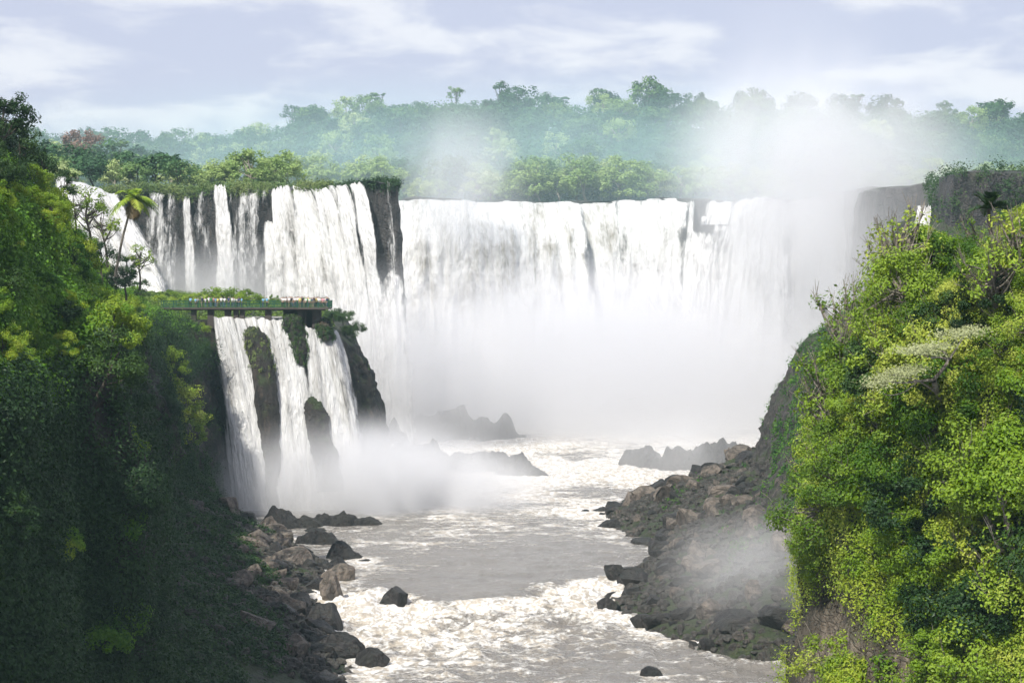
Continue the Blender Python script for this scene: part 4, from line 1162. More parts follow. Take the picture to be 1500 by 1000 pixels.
# slender trees in front of the sliding cascade, and single trees on the left skyline
TH = [tree_meshes(340 + k, 9, 2.6, 2.9, 15, 60, 0.16, LF_OLIVE, M_BARK, limbs=14, clump=0.36, crown_z=6.2, twigs=22) for k in range(2)]
TD = [tree_meshes(350 + k, 9, 3.0, 3.2, 26, 110, 0.18, LF_DARK, M_BARK, limbs=9, clump=0.34, crown_z=6.0) for k in range(2)]
for ms, bx, by, ty, Y, lb in [(TH[0], 133, 372, 262, 232, 'slender open crowned tree in front of the sliding cascade'), (TH[1], 158, 392, 296, 246, 'crooked dark branched tree just left of the palm'), (TH[1], 112, 345, 275, 222, 'thin small tree left of the slender one before the cascade'),
                          (TH[0], 205, 425, 352, 262, 'thin leafy tree below the palm crown to its right'), (TD[0], -4, 260, 128, 176, 'tall dark tree at the very left edge against the sky'), (TD[1], 28, 275, 180, 186, 'dark tree below and right of the tall edge tree'), (TD[0], 62, 300, 212, 200, 'dark rounded tree stepping down the left skyline'),
                          (TD[1], 90, 320, 248, 210, 'lower dark tree stepping down the left skyline toward the cascade'), (TD[1], 205, 458, 410, 292, 'dark tree just left of the bank end of the walkway'),
                          (TD[0], 150, 415, 345, 242, 'dark leafy tree below the crooked branched tree'), (TD[1], 185, 440, 372, 262, 'dark leafy tree below the palm')]:
    base = W(bx, by, Y); s_ = (by - ty) / F * Y / 9.2
    make_tree('slope_tree', ms, base, r.uniform(0, 6.28), s_, lb, 'tree')

YB_ = tree_meshes(360, 5, 2.4, 2.4, 26, 150, 0.12, LF_OLIVE, M_BARK, limbs=10, clump=.36, crown_z=2.6, twigs=20)
for bx, by, ty, Y, lb in [(262, 640, 560, 287, 'yellow-green bush clinging to the brown rock left of the near falls'), (282, 660, 612, 304, 'small yellowish bush below the larger one on the brown rock'), (270, 520, 478, 326, 'olive bush on the corner below the bank end of the walkway'), (295, 505, 474, 330, 'olive bush hanging over the left near fall'), (250, 560, 510, 286, 'dark olive bush under the corner bushes of the walkway bank')]:
    make_tree('slope_bush', YB_, W(bx, by, Y), r.uniform(0, 6.28), (by - ty) / F * Y / 5.0, lb, 'bush')
SHD = [tree_meshes(175 + k, 6.5, 3.6, 2.6, 26, 160, 0.17, LF_RIM, M_BARK, limbs=5, clump=0.36, crown_z=2.6) for k in range(3)]
for bx, by, ty, Y, lb in [(488, 476, 450, 345, 'grey green bush at the tip of the promontory beside the platform'), (503, 476, 450, 349, 'rounded grey green bush stepping down the right shoulder of the promontory'), (517, 500, 470, 351, 'lowest grey green bush on the right shoulder of the promontory')]:
    make_tree('shoulder_bush', SHD[r.integers(3)], W(bx, by, Y), r.uniform(0, 6.28), (by - ty) / F * Y / 5.4, lb, 'bush')
# moss and grass on the promontory round the near falls
px, py = photo_xy(PP)
jz = PP[..., 2]
g1 = np.exp(-((px - 432) / 15.0) ** 2) * sst(535, 520, py) * sst(16, 22, jz)
g2 = np.exp(-((px - 375) / 13.0) ** 2) * sst(18, 26, jz)
g3 = 1.6 * sst(470, 490, px) * sst(17, 24, jz)
g4 = (px < 318) * np.clip(0.1 + fbm(PP * .1, 3, 9), 0, 1) + (px < 312) * sst(25, 29, jz)
g5 = sst(498, 510, px) * .25 * (jz > 8)
pp, nn = sample_grid(PP, NP, 6000, r, np.clip(g1 + .7 * g2 + .8 * g3 + g4 + g5 + 1e-6, 0, 1) * (PP[..., 1] < 420))
ground_leaves('moss_growth', pp, nn, 26, .55, .14, LF_RIM, 'green moss and tufts on the rocks round the near falls', 24, hang=1.2)

# ------------------------------------------------------------------ rocks
def rock_mesh(name, seed, mat, sub=4, cuts=20, rough=0.07, flat=1.0):
    import bmesh
    rr = np.random.default_rng(seed)
    bm = bmesh.new()
    bmesh.ops.create_icosphere(bm, subdivisions=sub, radius=1.0)
    V = np.array([v.co[:] for v in bm.verts]); Q = np.array([[v.index for v in f.verts] for f in bm.faces])
    bm.free()
    N_ = unit(rr.normal(size=(cuts, 3))); dd = rr.uniform(0.42, 0.74, cuts)
    for n, d in zip(N_, dd):
        h = V @ n - d
        V = V - np.clip(h, 0, None)[:, None] * n * 0.96
    V = V * 1.25 * (1 + 0.07 * fbm(V * 1.6 + seed, 3, seed) + 0.07 * fbm(V * 3.2 + seed, 3, seed + 5) + rough * fbm(V * 7 + seed, 3, seed + 3))[:, None]
    V = V * 1.1 * np.array([1, 1, flat])
    return mesh(name, V, Q, mat, False)
M_RUBBLE = rock_mat('rubble_rock', (0.03, 0.027, 0.025), (0.09, 0.08, 0.072), (0.22, 0.18, 0.15), moss_amt=0.15, sc=1.4)
RK = [rock_mesh('boulder', 400 + k, M_BOULDER, 4 if k < 4 else 3) for k in range(9)]
RW = [rock_mesh('boulder', 420 + k, M_WETROCK, 4 if k < 4 else 3) for k in range(8)]
def boulder(ms, p, s_, label, group=None, flat=None, rz=None, name='boulder'):
    o = link(name, ms)
    o.location = p
    o.rotation_euler = (r.uniform(-.4, .4), r.uniform(-.4, .4), r.uniform(0, 6.28) if rz is None else rz)
    o.scale = s_ if np.ndim(s_) else (s_ * r.uniform(.85, 1.3), s_ * r.uniform(.8, 1.2), s_ * r.uniform(.6, .9))
    return tag(o, label, 'boulder', group)
def at_water(px_, py_):
    Y = F * CZ / (py_ - 400.0)
    return np.array([(px_ - 750) / F * Y, Y, 0.0])
def outcrop_mesh(seed, w, d, h):
    """jagged ridge of basalt rising from the water, w wide, d deep, h high"""
    n, m_ = 74, 46
    u, v = np.meshgrid(np.linspace(-1, 1, n), np.linspace(-1, 1, m_), indexing='ij')
    q = np.stack([u * w * .5, v * d * .5, 0 * u + seed * 5.3], -1)
    rr_ = np.sqrt(u ** 2 + v ** 2) * (1 + .22 * fbm(q * .5, 3, seed))
    env = np.clip(1 - rr_ ** 2, -1, 1)
    env = np.sign(env) * np.abs(env) ** .55
    prof = .62 + .55 * fbm(np.stack([u * w * .16, 0 * u, 0 * u + seed], -1), 3, seed + 1)
    rid = 1 - np.abs(fbm(q * .38, 4, seed + 2, .5)) * 1.6
    step = np.round(rid * 3 + fbm(q * .9, 3, seed + 4)) / 3
    z = h * env * prof * (.88 + .26 * rid + .12 * step) + .05 * h * fbm(q * 3, 3, seed + 6)
    z = np.where(env > 0, z, env * 2.0) - .15
    P = np.stack([u * w * .5 + .25 * fbm(q * 1.1, 2, seed + 8), v * d * .5 + .25 * fbm(q * 1.1, 2, seed + 9), z], -1)
    return mesh('rock_outcrop', P, grid_faces(n, m_), M_WETREEF, False)
M_WETREEF = rock_mat('wet_reef_rock', (0.008, 0.007, 0.007), (0.032, 0.027, 0.025), (0.085, 0.07, 0.055), moss_amt=0.1, local=True, sc=.9, rough=0.55)
# jumbled boulders along both banks
def bank(P, Nn, mask, count, kinds, lab, group, smin, smax):
    pp, nn = sample_grid(P, Nn, count, r, mask)
    pos = []
    for p, n in zip(pp, nn):
        s_ = smin + (smax - smin) * r.random() ** 2.2
        if any(np.linalg.norm(p - q) < 0.55 * (s_ + t) for q, t in pos): continue
        pos.append((p, s_))
        ms, w = kinds(p)
        boulder(ms, p + np.array([0, 0, .12 * s_]), s_, lab(p, s_, w), group)
pxl, pyl = photo_xy(PL)
def kl(p):
    wet = p[2] < 0.9 or r.random() < .2
    return (RW[r.integers(8)], 'wet black') if wet else (RK[r.integers(9)], 'dry tan')
def zone(Y): return 'nearest the viewer' if Y < 205 else ('facing the rapid' if Y < 232 else ('below the sunlit ledge' if Y < 258 else ('on the sunlit ledge' if Y < 280 else 'on the upstream point')))
def size(s_): return 'small' if s_ < .85 else ('medium' if s_ < 1.4 else 'large')
bank(PL, NL, (PL[..., 2] > -.6) * (PL[..., 2] < 5.5) * (PL[..., 1] > 186) * (PL[..., 1] < 306) * (pxl > 330) * sst(5.5, .5, PL[..., 2]) * (1 + 2.5 * ((pyl > 790) & (pyl < 905))), 210, kl,
     lambda p, s_, w: f'{size(s_)} {w} left bank boulder {"at the water" if p[2] < 1 else "upslope"} {zone(p[1])}', 'boulders along the left bank', .5, 2.1)
pxr, pyr = photo_xy(PRt)
def kr(p):
    return (RW[r.integers(8)], 'dark wet') if (p[2] < 1.2 or r.random() < .35) else (RK[r.integers(9)], 'grey dry')
def zoner(Y): return 'under thin spray' if Y < 240 else ('at the middle inlet' if Y < 275 else ('on the rubble slope' if Y < 305 else 'by the far point'))
bank(PRt, NRt, (PRt[..., 2] > -.6) * (PRt[..., 2] < 8.5) * (PRt[..., 1] > 192) * (PRt[..., 1] < 350) * (pxr < 1200), 250, kr,
     lambda p, s_, w: f'{size(s_)} {w} right bank boulder {"at the water" if p[2] < 1.2 else ("low on slope" if p[2] < 4 else "high on slope")} {zoner(p[1])}', 'boulders along the right bank', .55, 2.5)
# small rubble between them
def rubble(P, Nn, mask, count, mat, label, seed):
    rr = np.random.default_rng(seed)
    pp, nn = sample_grid(P, Nn, count, rr, mask)
    base = []
    for k in range(6):
        me = rock_mesh('rubble_piece', 500 + k, mat, 2, 10)
        v = np.zeros(len(me.vertices) * 3, dtype=np.float32); me.vertices.foreach_get('co', v)
        q = np.zeros(len(me.polygons) * 3, dtype=np.int32); me.polygons.foreach_get('vertices', q)
        base.append((v.reshape(-1, 3).astype(float), q.reshape(-1, 3)))
        bpy.data.meshes.remove(me)
    parts = []
    for p in pp:
        v, q = base[rr.integers(6)]
        th = rr.uniform(0, 6.28); c_, s_ = math.cos(th), math.sin(th)
        v = v * rr.uniform(.12, .62) * np.array([rr.uniform(.8, 1.4), 1, rr.uniform(.5, 1)])
        v = np.stack([v[:, 0] * c_ - v[:, 1] * s_, v[:, 0] * s_ + v[:, 1] * c_, v[:, 2]], -1) + p
        parts.append((v, q))
    v, q = merge(parts)
    tag(link('rubble', mesh('rubble', v, q, mat, False)), label, 'rubble', kind='stuff')
rubble(PL, NL, (PL[..., 2] > -.4) * (PL[..., 2] < 7.5) * (PL[..., 1] > 184) * (PL[..., 1] < 310) * (pxl > 150), 3800, M_RUBBLE, 'loose stones between the boulders of the left bank', 1)
rubble(PRt, NRt, (PRt[..., 2] > -.4) * (PRt[..., 2] < 9) * (PRt[..., 1] > 190) * (PRt[..., 1] < 352) * (pxr < 1240), 4200, M_RUBBLE, 'loose stones between the boulders of the right bank', 2)
# single rocks one can point to
for x, y, w, h, k, lb in [(576, 884, 2.7, 2.3, 'w', 'lone black pointed rock standing in the rapid'), (548, 972, 2.5, 2.0, 'w', 'wet rock just off the left bank near the bottom'), (870, 752, 4.2, 1.7, 'w', 'long low dark rock off the far point of the right bank'),
                       (893, 776, 3.6, 2.0, 'w', 'black wet rock at the tip of the right bank point'), (903, 851, 2.6, 2.2, 'w', 'black rock at the middle of the right waterline with a flat grey neighbour'), (922, 858, 2.2, 1.6, 'w', 'grey flat neighbour of the black rock at the right waterline'),
                       (890, 893, 2.5, 1.7, 'w', 'black rock parting the rapid at the right'), (925, 882, 2.3, 1.6, 'w', 'rock behind the one parting the rapid at the right'), (944, 915, 2.6, 1.8, 'w', 'wet rock below the rapid at the right waterline'), (955, 985, 2.0, .8, 'w', 'low half drowned rock near the bottom right of the river'),
                       (505, 822, 3.6, 2.2, 'w', 'dark rock spit ending the left bank point'), (535, 826, 1.7, 1.0, 'w', 'small rock off the end of the dark spit'), (500, 853, 4.2, 3.2, 'k', 'big square tan boulder at the left waterline'), (468, 800, 4.6, 2.0, 'w', 'long black rock at the top of the left point'),
                       (487, 878, 3.2, 2.6, 'k', 'tan boulder below the big square one at the left waterline'), (378, 806, 4.2, 4.0, 'k', 'tallest sunlit tan boulder at the top of the left bank'), (505, 960, 3.4, 3.0, 'w', 'rounded dark boulder at the left waterline near the bottom'), (478, 918, 4.2, 3.0, 'w', 'dark hump of rock on the left bank below the sunlit ones'),
                       (488, 772, 5.0, 2.6, 'w', 'dark rock islet in the spray before the near falls'), (535, 772, 4.2, 1.5, 'w', 'low right end rock of the islet before the near falls'), (440, 775, 5.5, 2.6, 'w', 'misty left rock of the islet before the near falls'), (405, 778, 4.5, 2.4, 'w', 'far left rock of the islet half lost in spray'), (460, 782, 3.0, 1.4, 'w', 'low front rock of the islet before the near falls')]:
    p = at_water(x, y)
    if 'islet' in lb or 'spit' in lb or 'far point' in lb or 'top of the left point' in lb or 'tip of the right' in lb:
        tag(link('boulder', outcrop_mesh(int(x * 3 + y), w * 1.5, w * 1.1, h * 1.25), None, p), lb, 'boulder')
        continue
    boulder((RW if k == 'w' else RK)[r.integers(4)], p + np.array([0, 0, h * .12]), (w * .62, w * .55, h * .9), lb)
for x, y, w, h, d, lb in [(655, 643, 11, 6.4, 5, 'misty domed outcrop, left of a pair beyond the near falls'), (703, 645, 9.5, 6.6, 5, 'misty pointed outcrop, right of a pair beyond the near falls'), (600, 645, 10, 4.8, 5, 'faint low outcrop joining the promontory to the misty pair'), (560, 660, 8, 6.5, 5, 'dark rock shoulder at the foot of the promontory'), (628, 648, 8, 4.5, 4, 'faint rock filling the gap left of the misty domed outcrop'),
                       (718, 694, 7.5, 5.6, 5, 'dark humped outcrop at the end of the reef right of the near falls'), (760, 700, 5.5, 2.7, 4, 'low outcrop at the very tip of the reef'), (675, 692, 8, 4.0, 4, 'middle outcrop of the reef right of the near falls'), (630, 690, 8.5, 4.6, 4, 'misty outcrop of the reef nearest the near falls'), (590, 688, 8, 4.5, 4, 'rock at the root of the reef in the spray'),
                       (1040, 690, 9, 6.4, 5, 'highest misty outcrop off the right bank'), (1078, 692, 8, 4.6, 4, 'right shoulder of the misty outcrops off the right bank'), (1000, 690, 7, 3.6, 4, 'low misty outcrop left of the highest one'), (944, 686, 4.5, 3.4, 3, 'small dark outcrop at the left end of the right reef'), (968, 688, 5.5, 2.6, 3, 'low rock beside the small dark outcrop of the right reef')]:
    p = at_water(x, y)
    o = link('rock_outcrop', outcrop_mesh(int(x), w * 2.2, d * 2.4, h * 1.18), None, p + np.array([0, 2, 0]))
    tag(o, lb, 'rock')
# ribs of rock between the near falls, and the shoulder on their right
def rib(label, path, w, dep, seed, mat=M_CLIFF):
    """a buttress following a list of (column, row, distance) with half-widths w"""
    n = 60; m_ = 26
    pts = np.array([W(*p) for p in path]); t = np.linspace(0, 1, len(pts)); tt = np.linspace(0, 1, n)
    c_ = smooth1(np.stack([np.interp(tt, t, pts[:, k]) for k in range(3)], -1), 5)
    ww = np.interp(tt, np.linspace(0, 1, len(w)), w); ww = ww * np.clip(np.sin(np.clip(tt * 9, 0, 1) * math.pi / 2), .15, 1)
    th = np.linspace(0, 2 * np.pi, m_)
    P = c_[:, None] + np.stack([np.cos(th)[None] * ww[:, None], -np.sin(th)[None] * dep * np.minimum(1, ww[:, None] / max(w) + .3), 0 * ww[:, None] * th[None]], -1)
    N_ = grid_normals(P)
    if (N_ * (P - c_[:, None])).sum() < 0: N_ = -N_
    P = rockify(P, N_, np.full((1, m_), .9), .35, seed, .3)
    P[:, -1] = P[:, 0]
    v, q = mesh_cap(P)
    o = link('rock_rib', mesh('rock_rib', v, q, mat))
    return tag(o, label, 'rock'), P, N_
def mesh_cap(P):
    n, m_ = P.shape[:2]
    v = np.concatenate([P.reshape(-1, 3), P[0].mean(0)[None], P[-1].mean(0)[None]])
    q = list(grid_faces(n, m_))
    for j in range(m_ - 1):
        q.append([n * m_, j, j + 1, n * m_]); q.append([n * m_ + 1, (n - 1) * m_ + j + 1, (n - 1) * m_ + j, n * m_ + 1])
    q = np.array(q)
    return v, np.array([a if a[0] != a[3] else [a[0], a[1], a[2], a[2]] for a in q])[: (n - 1) * (m_ - 1)]
ribs = []
for a in [('mossy brown rock rib between the left and middle near falls', [(371, 478, 334), (377, 502, 332.2), (387, 560, 329.5), (392, 620, 327.5), (397, 690, 325.5), (400, 745, 324.5)], [1.2, 1.9, 1.6, 1.4, 1.3, 1.2], 2.0, 51),
          ('green tufted rock between the middle and right near falls', [(429, 462, 335.5), (434, 480, 334.5), (440, 510, 333), (444, 535, 332.5)], [1.0, 1.35, 1.1, .5], 1.8, 52),
          ('dark wet rock tooth low between the middle and right near falls', [(456, 582, 330.5), (465, 615, 328.8), (476, 665, 327), (484, 720, 326)], [.5, 1.4, 1.8, 1.8], 1.8, 53),
          ('mossy rock under the right corner of the walkway', [(470, 470, 336), (476, 486, 335), (480, 498, 334.5)], [.9, .9, .5], 1.2, 54)]:
    ribs.append(rib(*a))
for k, (o, P, N_) in enumerate(ribs):
    msk = (N_[..., 1] < 0.2) * (sst(20, 28, P[..., 2]) if k == 0 else np.ones(P.shape[:2]) * (k != 2))
    if k == 2: continue
    pp, nn = sample_grid(P, N_, (90, 200, 1, 110)[k], r, msk + 1e-6)
    ground_leaves('moss_growth', pp, nn, 24, .30, .10, LF_RIM, 'green tufts growing on ' + o['label'], 60 + k, hang=.5)

# ------------------------------------------------------------------ walkway and people
M_GREEN = plain('green_painted_steel', (0.012, 0.085, 0.04), .5, var=.15)
M_DECK = plain('worn_deck_concrete', (0.07, 0.058, 0.05), .85)
M_PIER = plain('stained_pier_concrete', (0.06, 0.05, 0.045), .9)
YW = 335.0
x0, x1, xp = (238 - 750) / F * YW, (483.5 - 750) / F * YW, (437 - 750) / F * YW
ZD = CZ - (450.5 - 400) / F * YW          # top of the deck
wk = bpy.data.objects.new('walkway', None); COL.objects.link(wk); wk.location = (0, 0, 0)
tag(wk, 'long green railed viewing walkway on piers above the near falls', 'walkway')
def wp(name, parts, mat, parent=None, smooth=False):
    v, q = merge(parts)
    return link(name, mesh(name, v, q, mat, smooth), parent or wk)
yF, yBk, yP = YW - 1.3, YW + 1.3, YW - 2.4
dk = wp('deck', [box(x0, xp, yF, yBk, ZD - .22, ZD)], M_DECK)
wp('platform', [box(xp + .003, x1, yP, yBk + 2.6, ZD - .24, ZD + .004)], M_DECK)
wp('beam', [box(x0, xp, yF + .25, yF + .6, ZD - .42, ZD - .225)], M_PIER)
wp('beam', [box(x0, xp, yBk - .6, yBk - .25, ZD - .42, ZD - .225)], M_PIER)
wp('beam', [box(xp, x1 - .6, yP + .3, yP + .7, ZD - .45, ZD - .245)], M_PIER)
def ground_z(): return 29.2
for px_, w_ in [(284, .4), (309, .5), (334, .5), (346, .38), (355, .38), (393, .5), (442, .55), (451, .75), (460, 1.2)]:
    X = (px_ - 750) / F * YW
    wp('pier', [box(X - w_, X + w_, YW - .5, YW + .5, 29.0, ZD - .43)], M_PIER)
wp('abutment', [box((414 - 750) / F * YW, (437 - 750) / F * YW, YW + .8, YW + 1.2, 30.3, ZD - .43)], M_PIER)
def railing(xa, xb, y, ya=None):
    """rails and thin bars from (xa, y) to (xb, ya)"""
    ya = y if ya is None else ya
    n = max(2, int(math.hypot(xb - xa, ya - y) / .16))
    parts = []
    d = np.array([xb - xa, ya - y]); ln = np.linalg.norm(d); d = d / ln; nn_ = np.array([-d[1], d[0]])
    def bar(p, q, z0, z1, h):
        a, b = p - nn_ * h, p + nn_ * h; c_, e = q + nn_ * h, q - nn_ * h
        V = np.array([[*k, z] for z in (z0, z1) for k in (a, b, c_, e)])
        return V, np.array([[0, 3, 2, 1], [4, 5, 6, 7], [0, 1, 5, 4], [1, 2, 6, 5], [2, 3, 7, 6], [3, 0, 4, 7]])
    A, B = np.array([xa, y]), np.array([xb, ya])
    for z in (ZD + .08, ZD + .55, ZD + 1.08):
        parts.append(bar(A, B, z, z + .06, .03))
    for i in range(1, n):
        c_ = A + (B - A) * i / n
        parts.append(bar(c_ - d * .014, c_ + d * .014, ZD + .141, ZD + 1.079, .009))
    rl = wp('railing', parts, M_GREEN)
    k = max(1, int(round(ln / 2.0)))
    for i in range(k + 1):
        c_ = A + (B - A) * i / k
        wp('post', [bar(c_ - d * .05, c_ + d * .05, ZD + .006, ZD + 1.2, .055)], M_GREEN, rl)
railing(x0, xp, yF + .06)
railing(x0, xp, yBk - .06)
railing(xp, x1, yP + .06)
railing(xp, x1, yBk + 2.5)
railing(x1 - .06, x1 - .06, yP + .2, yBk + 2.4)

def skin_mesh(name, verts, edges, mat, sub=1):
    me = bpy.data.meshes.new(name)
    me.from_pydata([v[0] for v in verts], edges, [])
    o = bpy.data.objects.new(name, me); COL.objects.link(o)
    md = o.modifiers.new('s', 'SKIN'); md.use_smooth_shade = True
    sv = me.skin_vertices[0].data
    for i, v in enumerate(verts):
        sv[i].radius = v[1] if np.ndim(v[1]) else (v[1], v[1])
        sv[i].use_root = (i == 0)
    if sub:
        o.modifiers.new('d', 'SUBSURF').levels = sub
        o.modifiers['d'].render_levels = sub
    dg = bpy.context.evaluated_depsgraph_get()
    out = bpy.data.meshes.new_from_object(o.evaluated_get(dg))
    bpy.data.objects.remove(o)
    out.name = name
    out.materials.clear(); out.materials.append(mat)
    return out
SKINS = [plain('skin', (.45, .27, .19), .6, var=.08), plain('skin_brown', (.24, .13, .08), .6, var=.08)]
HAIR = [plain('dark_hair', (.02, .014, .01), .6), plain('brown_hair', (.09, .05, .025), .6), plain('grey_hair', (.35, .33, .31), .6)]
CLO = {'white': (.78, .78, .78), 'black': (.02, .02, .022), 'light blue': (.22, .48, .68), 'navy': (.03, .05, .13), 'grey': (.3, .3, .31), 'red': (.5, .05, .04), 'green': (.06, .28, .1), 'yellow': (.7, .62, .18), 'pink': (.65, .3, .35)}
CM = {k: plain(k.replace(' ', '_') + '_cloth', v, .8, var=.1, sc=3) for k, v in CLO.items()}
TM = {'dark': plain('dark_trousers', (.03, .032, .04), .85), 'denim': plain('denim', (.09, .13, .22), .85), 'khaki': plain('khaki_trousers', (.3, .25, .18), .85)}
def person_meshes(pose):
    """four ways of standing: hands on rail, arms up with a camera, arms down, turned with one arm bent. Faces -Y."""
    el, wr = {'rail': ([(.24, -.10, 1.18), (-.24, -.10, 1.18)], [(.20, -.34, 1.12), (-.20, -.34, 1.12)]),
              'photo': ([(.25, -.18, 1.30), (-.25, -.18, 1.30)], [(.08, -.28, 1.52), (-.08, -.28, 1.52)]),
              'down': ([(.24, .02, 1.15), (-.24, .03, 1.15)], [(.26, -.05, .90), (-.25, -.04, .90)]),
              'bent': ([(.24, .02, 1.15), (-.25, -.05, 1.18)], [(.26, -.05, .90), (-.12, -.28, 1.30)])}[pose]
    st = {'rail': .03, 'photo': .02, 'down': .05, 'bent': -.04}[pose]
    v = [((0, 0, .95), (.14, .10)), ((0, 0, 1.10), (.125, .09)), ((0, 0, 1.30), (.15, .105)), ((0, 0, 1.44), (.08, .07)), ((0, -.01, 1.51), .05), ((0, -.02, 1.57), (.062, .07)), ((0, -.01, 1.64), (.072, .088)), ((0, 0, 1.71), (.06, .07)), ((0, -.118, 1.605), .014)]
    e = [(0, 1), (1, 2), (2, 3), (3, 4), (4, 5), (5, 6), (6, 7), (5, 8)]
    for sx in (0, 1):
        sg = 1 if sx == 0 else -1
        b = len(v)
        v += [((sg * .085, .0, 1.625), .016), ((sg * .165, 0, 1.42), .052), (el[sx], .038), (wr[sx], .026)]
        e += [(6, b), (3, b + 1), (b + 1, b + 2), (b + 2, b + 3)]
        d = np.array(wr[sx]) - np.array(el[sx]); d /= np.linalg.norm(d)
        side = np.cross(d, (0, 1, 0.2)); side /= np.linalg.norm(side)
        pm = np.array(wr[sx]) + d * .07
        v.append((tuple(pm), (.032, .016))); pi_ = len(v) - 1; e.append((b + 3, pi_))
        for f_, (o_, l_) in enumerate([(-.028, .060), (-.010, .075), (.010, .070), (.027, .055)]):
            k1 = pm + side * o_ + d * .03; k2 = k1 + d * l_ + np.array([0, 0, -.018])
            v += [(tuple(k1), .009), (tuple(k2), .007)]; n = len(v); e += [(pi_, n - 2), (n - 2, n - 1)]
        t1 = np.array(wr[sx]) + d * .03 - side * .042; t2 = t1 + d * .045 - side * .012
        v += [(tuple(t1), .010), (tuple(t2), .008)]; n = len(v); e += [(pi_, n - 2), (n - 2, n - 1)]
    for sg in (1, -1):
        b = len(v)
        dy = st * sg
        v += [((sg * .09, 0, .88), (.085, .085)), ((sg * .10, -.01 + dy * .5, .50), .056), ((sg * .11, dy + .02, .10), .040), ((sg * .12, dy - .03, .045), .042), ((sg * .13, dy - .15, .035), .034)]
        e += [(0, b), (b, b + 1), (b + 1, b + 2), (b + 2, b + 3), (b + 3, b + 4)]
    body = skin_mesh('body', v, e, SKINS[0])
    sv = [((0, 0, .92), (.155, .12)), ((0, 0, 1.10), (.145, .112)), ((0, 0, 1.30), (.17, .125)), ((0, 0, 1.45), (.085, .075))]
    se = [(0, 1), (1, 2), (2, 3)]
    for sx in (0, 1):
        sg = 1 if sx == 0 else -1
        b = len(sv)
        m_ = tuple((np.array(el[sx]) * .75 + np.array((sg * .165, 0, 1.42)) * .25))
        sv += [((sg * .165, 0, 1.42), .072), (m_, .058)]
        se += [(3, b), (b, b + 1)]
    shirt = skin_mesh('shirt', sv, se, CM['white'])
    tv = [((0, 0, .97), (.152, .118))]; te = []
    for sg in (1, -1):
        b = len(tv); dy = st * sg
        tv += [((sg * .09, 0, .86), (.1, .1)), ((sg * .10, -.01 + dy * .5, .50), .075), ((sg * .11, dy + .02, .11), .062)]
        te += [(0, b), (b, b + 1), (b + 1, b + 2)]
    trs = skin_mesh('trousers', tv, te, TM['dark'])
    hv_ = [((0, .012, 1.735), (.078, .085)), ((0, .045, 1.67), (.085, .075)), ((0, .055, 1.59), (.07, .045))]
    hair = skin_mesh('hair', hv_, [(0, 1), (1, 2)], HAIR[0])
    return body, shirt, trs, hair
PM = {k: person_meshes(k) for k in ('rail', 'photo', 'down', 'bent')}
for ms in PM.values():
    for me in ms:
        me.materials[0] = me.materials[0]
def person(x, y, rz, pose, shirt, trs, hair, skin, h, label, group):
    o = bpy.data.objects.new('person', None); o.empty_display_size = .3; COL.objects.link(o)
    o.location = (x, y, ZD + .006); o.rotation_euler = (0, 0, rz); o.scale = (h, h, h)
    tag(o, label, 'person', group)
    for nm, me, mt in zip(('body', 'shirt', 'trousers', 'hair'), PM[pose], (SKINS[skin], CM[shirt], TM[trs], HAIR[hair])):
        c_ = link(nm, me, o)
        c_.material_slots[0].link = 'OBJECT'
        c_.material_slots[0].material = mt
poses = ['rail', 'photo', 'down', 'bent']; cl = list(CLO); ps_txt = {'rail': 'leaning on railing', 'photo': 'raising a camera', 'down': 'arms down', 'bent': 'one arm bent'}
ppl = []
for px_ in [279, 286.5, 290, 296, 301, 306, 309, 313, 316, 319, 324, 329, 335, 340, 343, 347, 350, 354]:
    ppl.append((px_, 'long straight part', 0))
for px_ in (385.5, 391): ppl.append((px_, 'pair', 1))
for px_ in np.arange(413, 482, 1.75): ppl.append((px_, 'platform', 2))
r2 = np.random.default_rng(12)
seen_l = {}
for i, (px_, where, g_) in enumerate(ppl):
    pose = poses[r2.choice(4, p=[.4, .2, .25, .15])]
    sh = ['white', 'white', 'white', 'black', 'grey', 'navy', 'red', 'pink', 'yellow', 'white', 'green', 'light blue'][r2.integers(12)]
    if g_ == 1: sh = 'light blue'
    if g_ == 2 and px_ < 420: sh = 'white'
    tr = ['dark', 'denim', 'khaki'][r2.choice(3, p=[.5, .35, .15])]
    y = YW - .85 if pose == 'rail' else YW + r2.uniform(-.7, .8)
    if g_ == 2 and px_ > 438: y = yP + .45 if pose == 'rail' else r2.uniform(yP + .7, yBk + 2.0)
    x = (px_ - 750) / F * y
    rz = r2.normal(0, .25) if pose == 'rail' else r2.uniform(-1.2, 1.2) + (math.pi if r2.random() < .25 else 0)
    if g_ == 0: pl = f'by the {"first" if px_ < 300 else ("second" if px_ < 325 else "third")} pier'
    elif g_ == 1: pl = f'alone mid walkway, {"left" if px_ < 388 else "right"} of two'
    else: pl = f'at platform {"start" if px_ < 436 else ("middle" if px_ < 460 else "tip")}'
    lb = f'person in {sh} shirt, {tr} trousers, {ps_txt[pose]} {pl}'
    lb = ' '.join(lb.split()[:16])
    person(x, y, rz, pose, sh, tr, r2.choice(3, p=[.6, .3, .1]), int(r2.random() < .3), r2.uniform(.93, 1.06), lb, 'visitors on the walkway' if g_ != 1 else None)

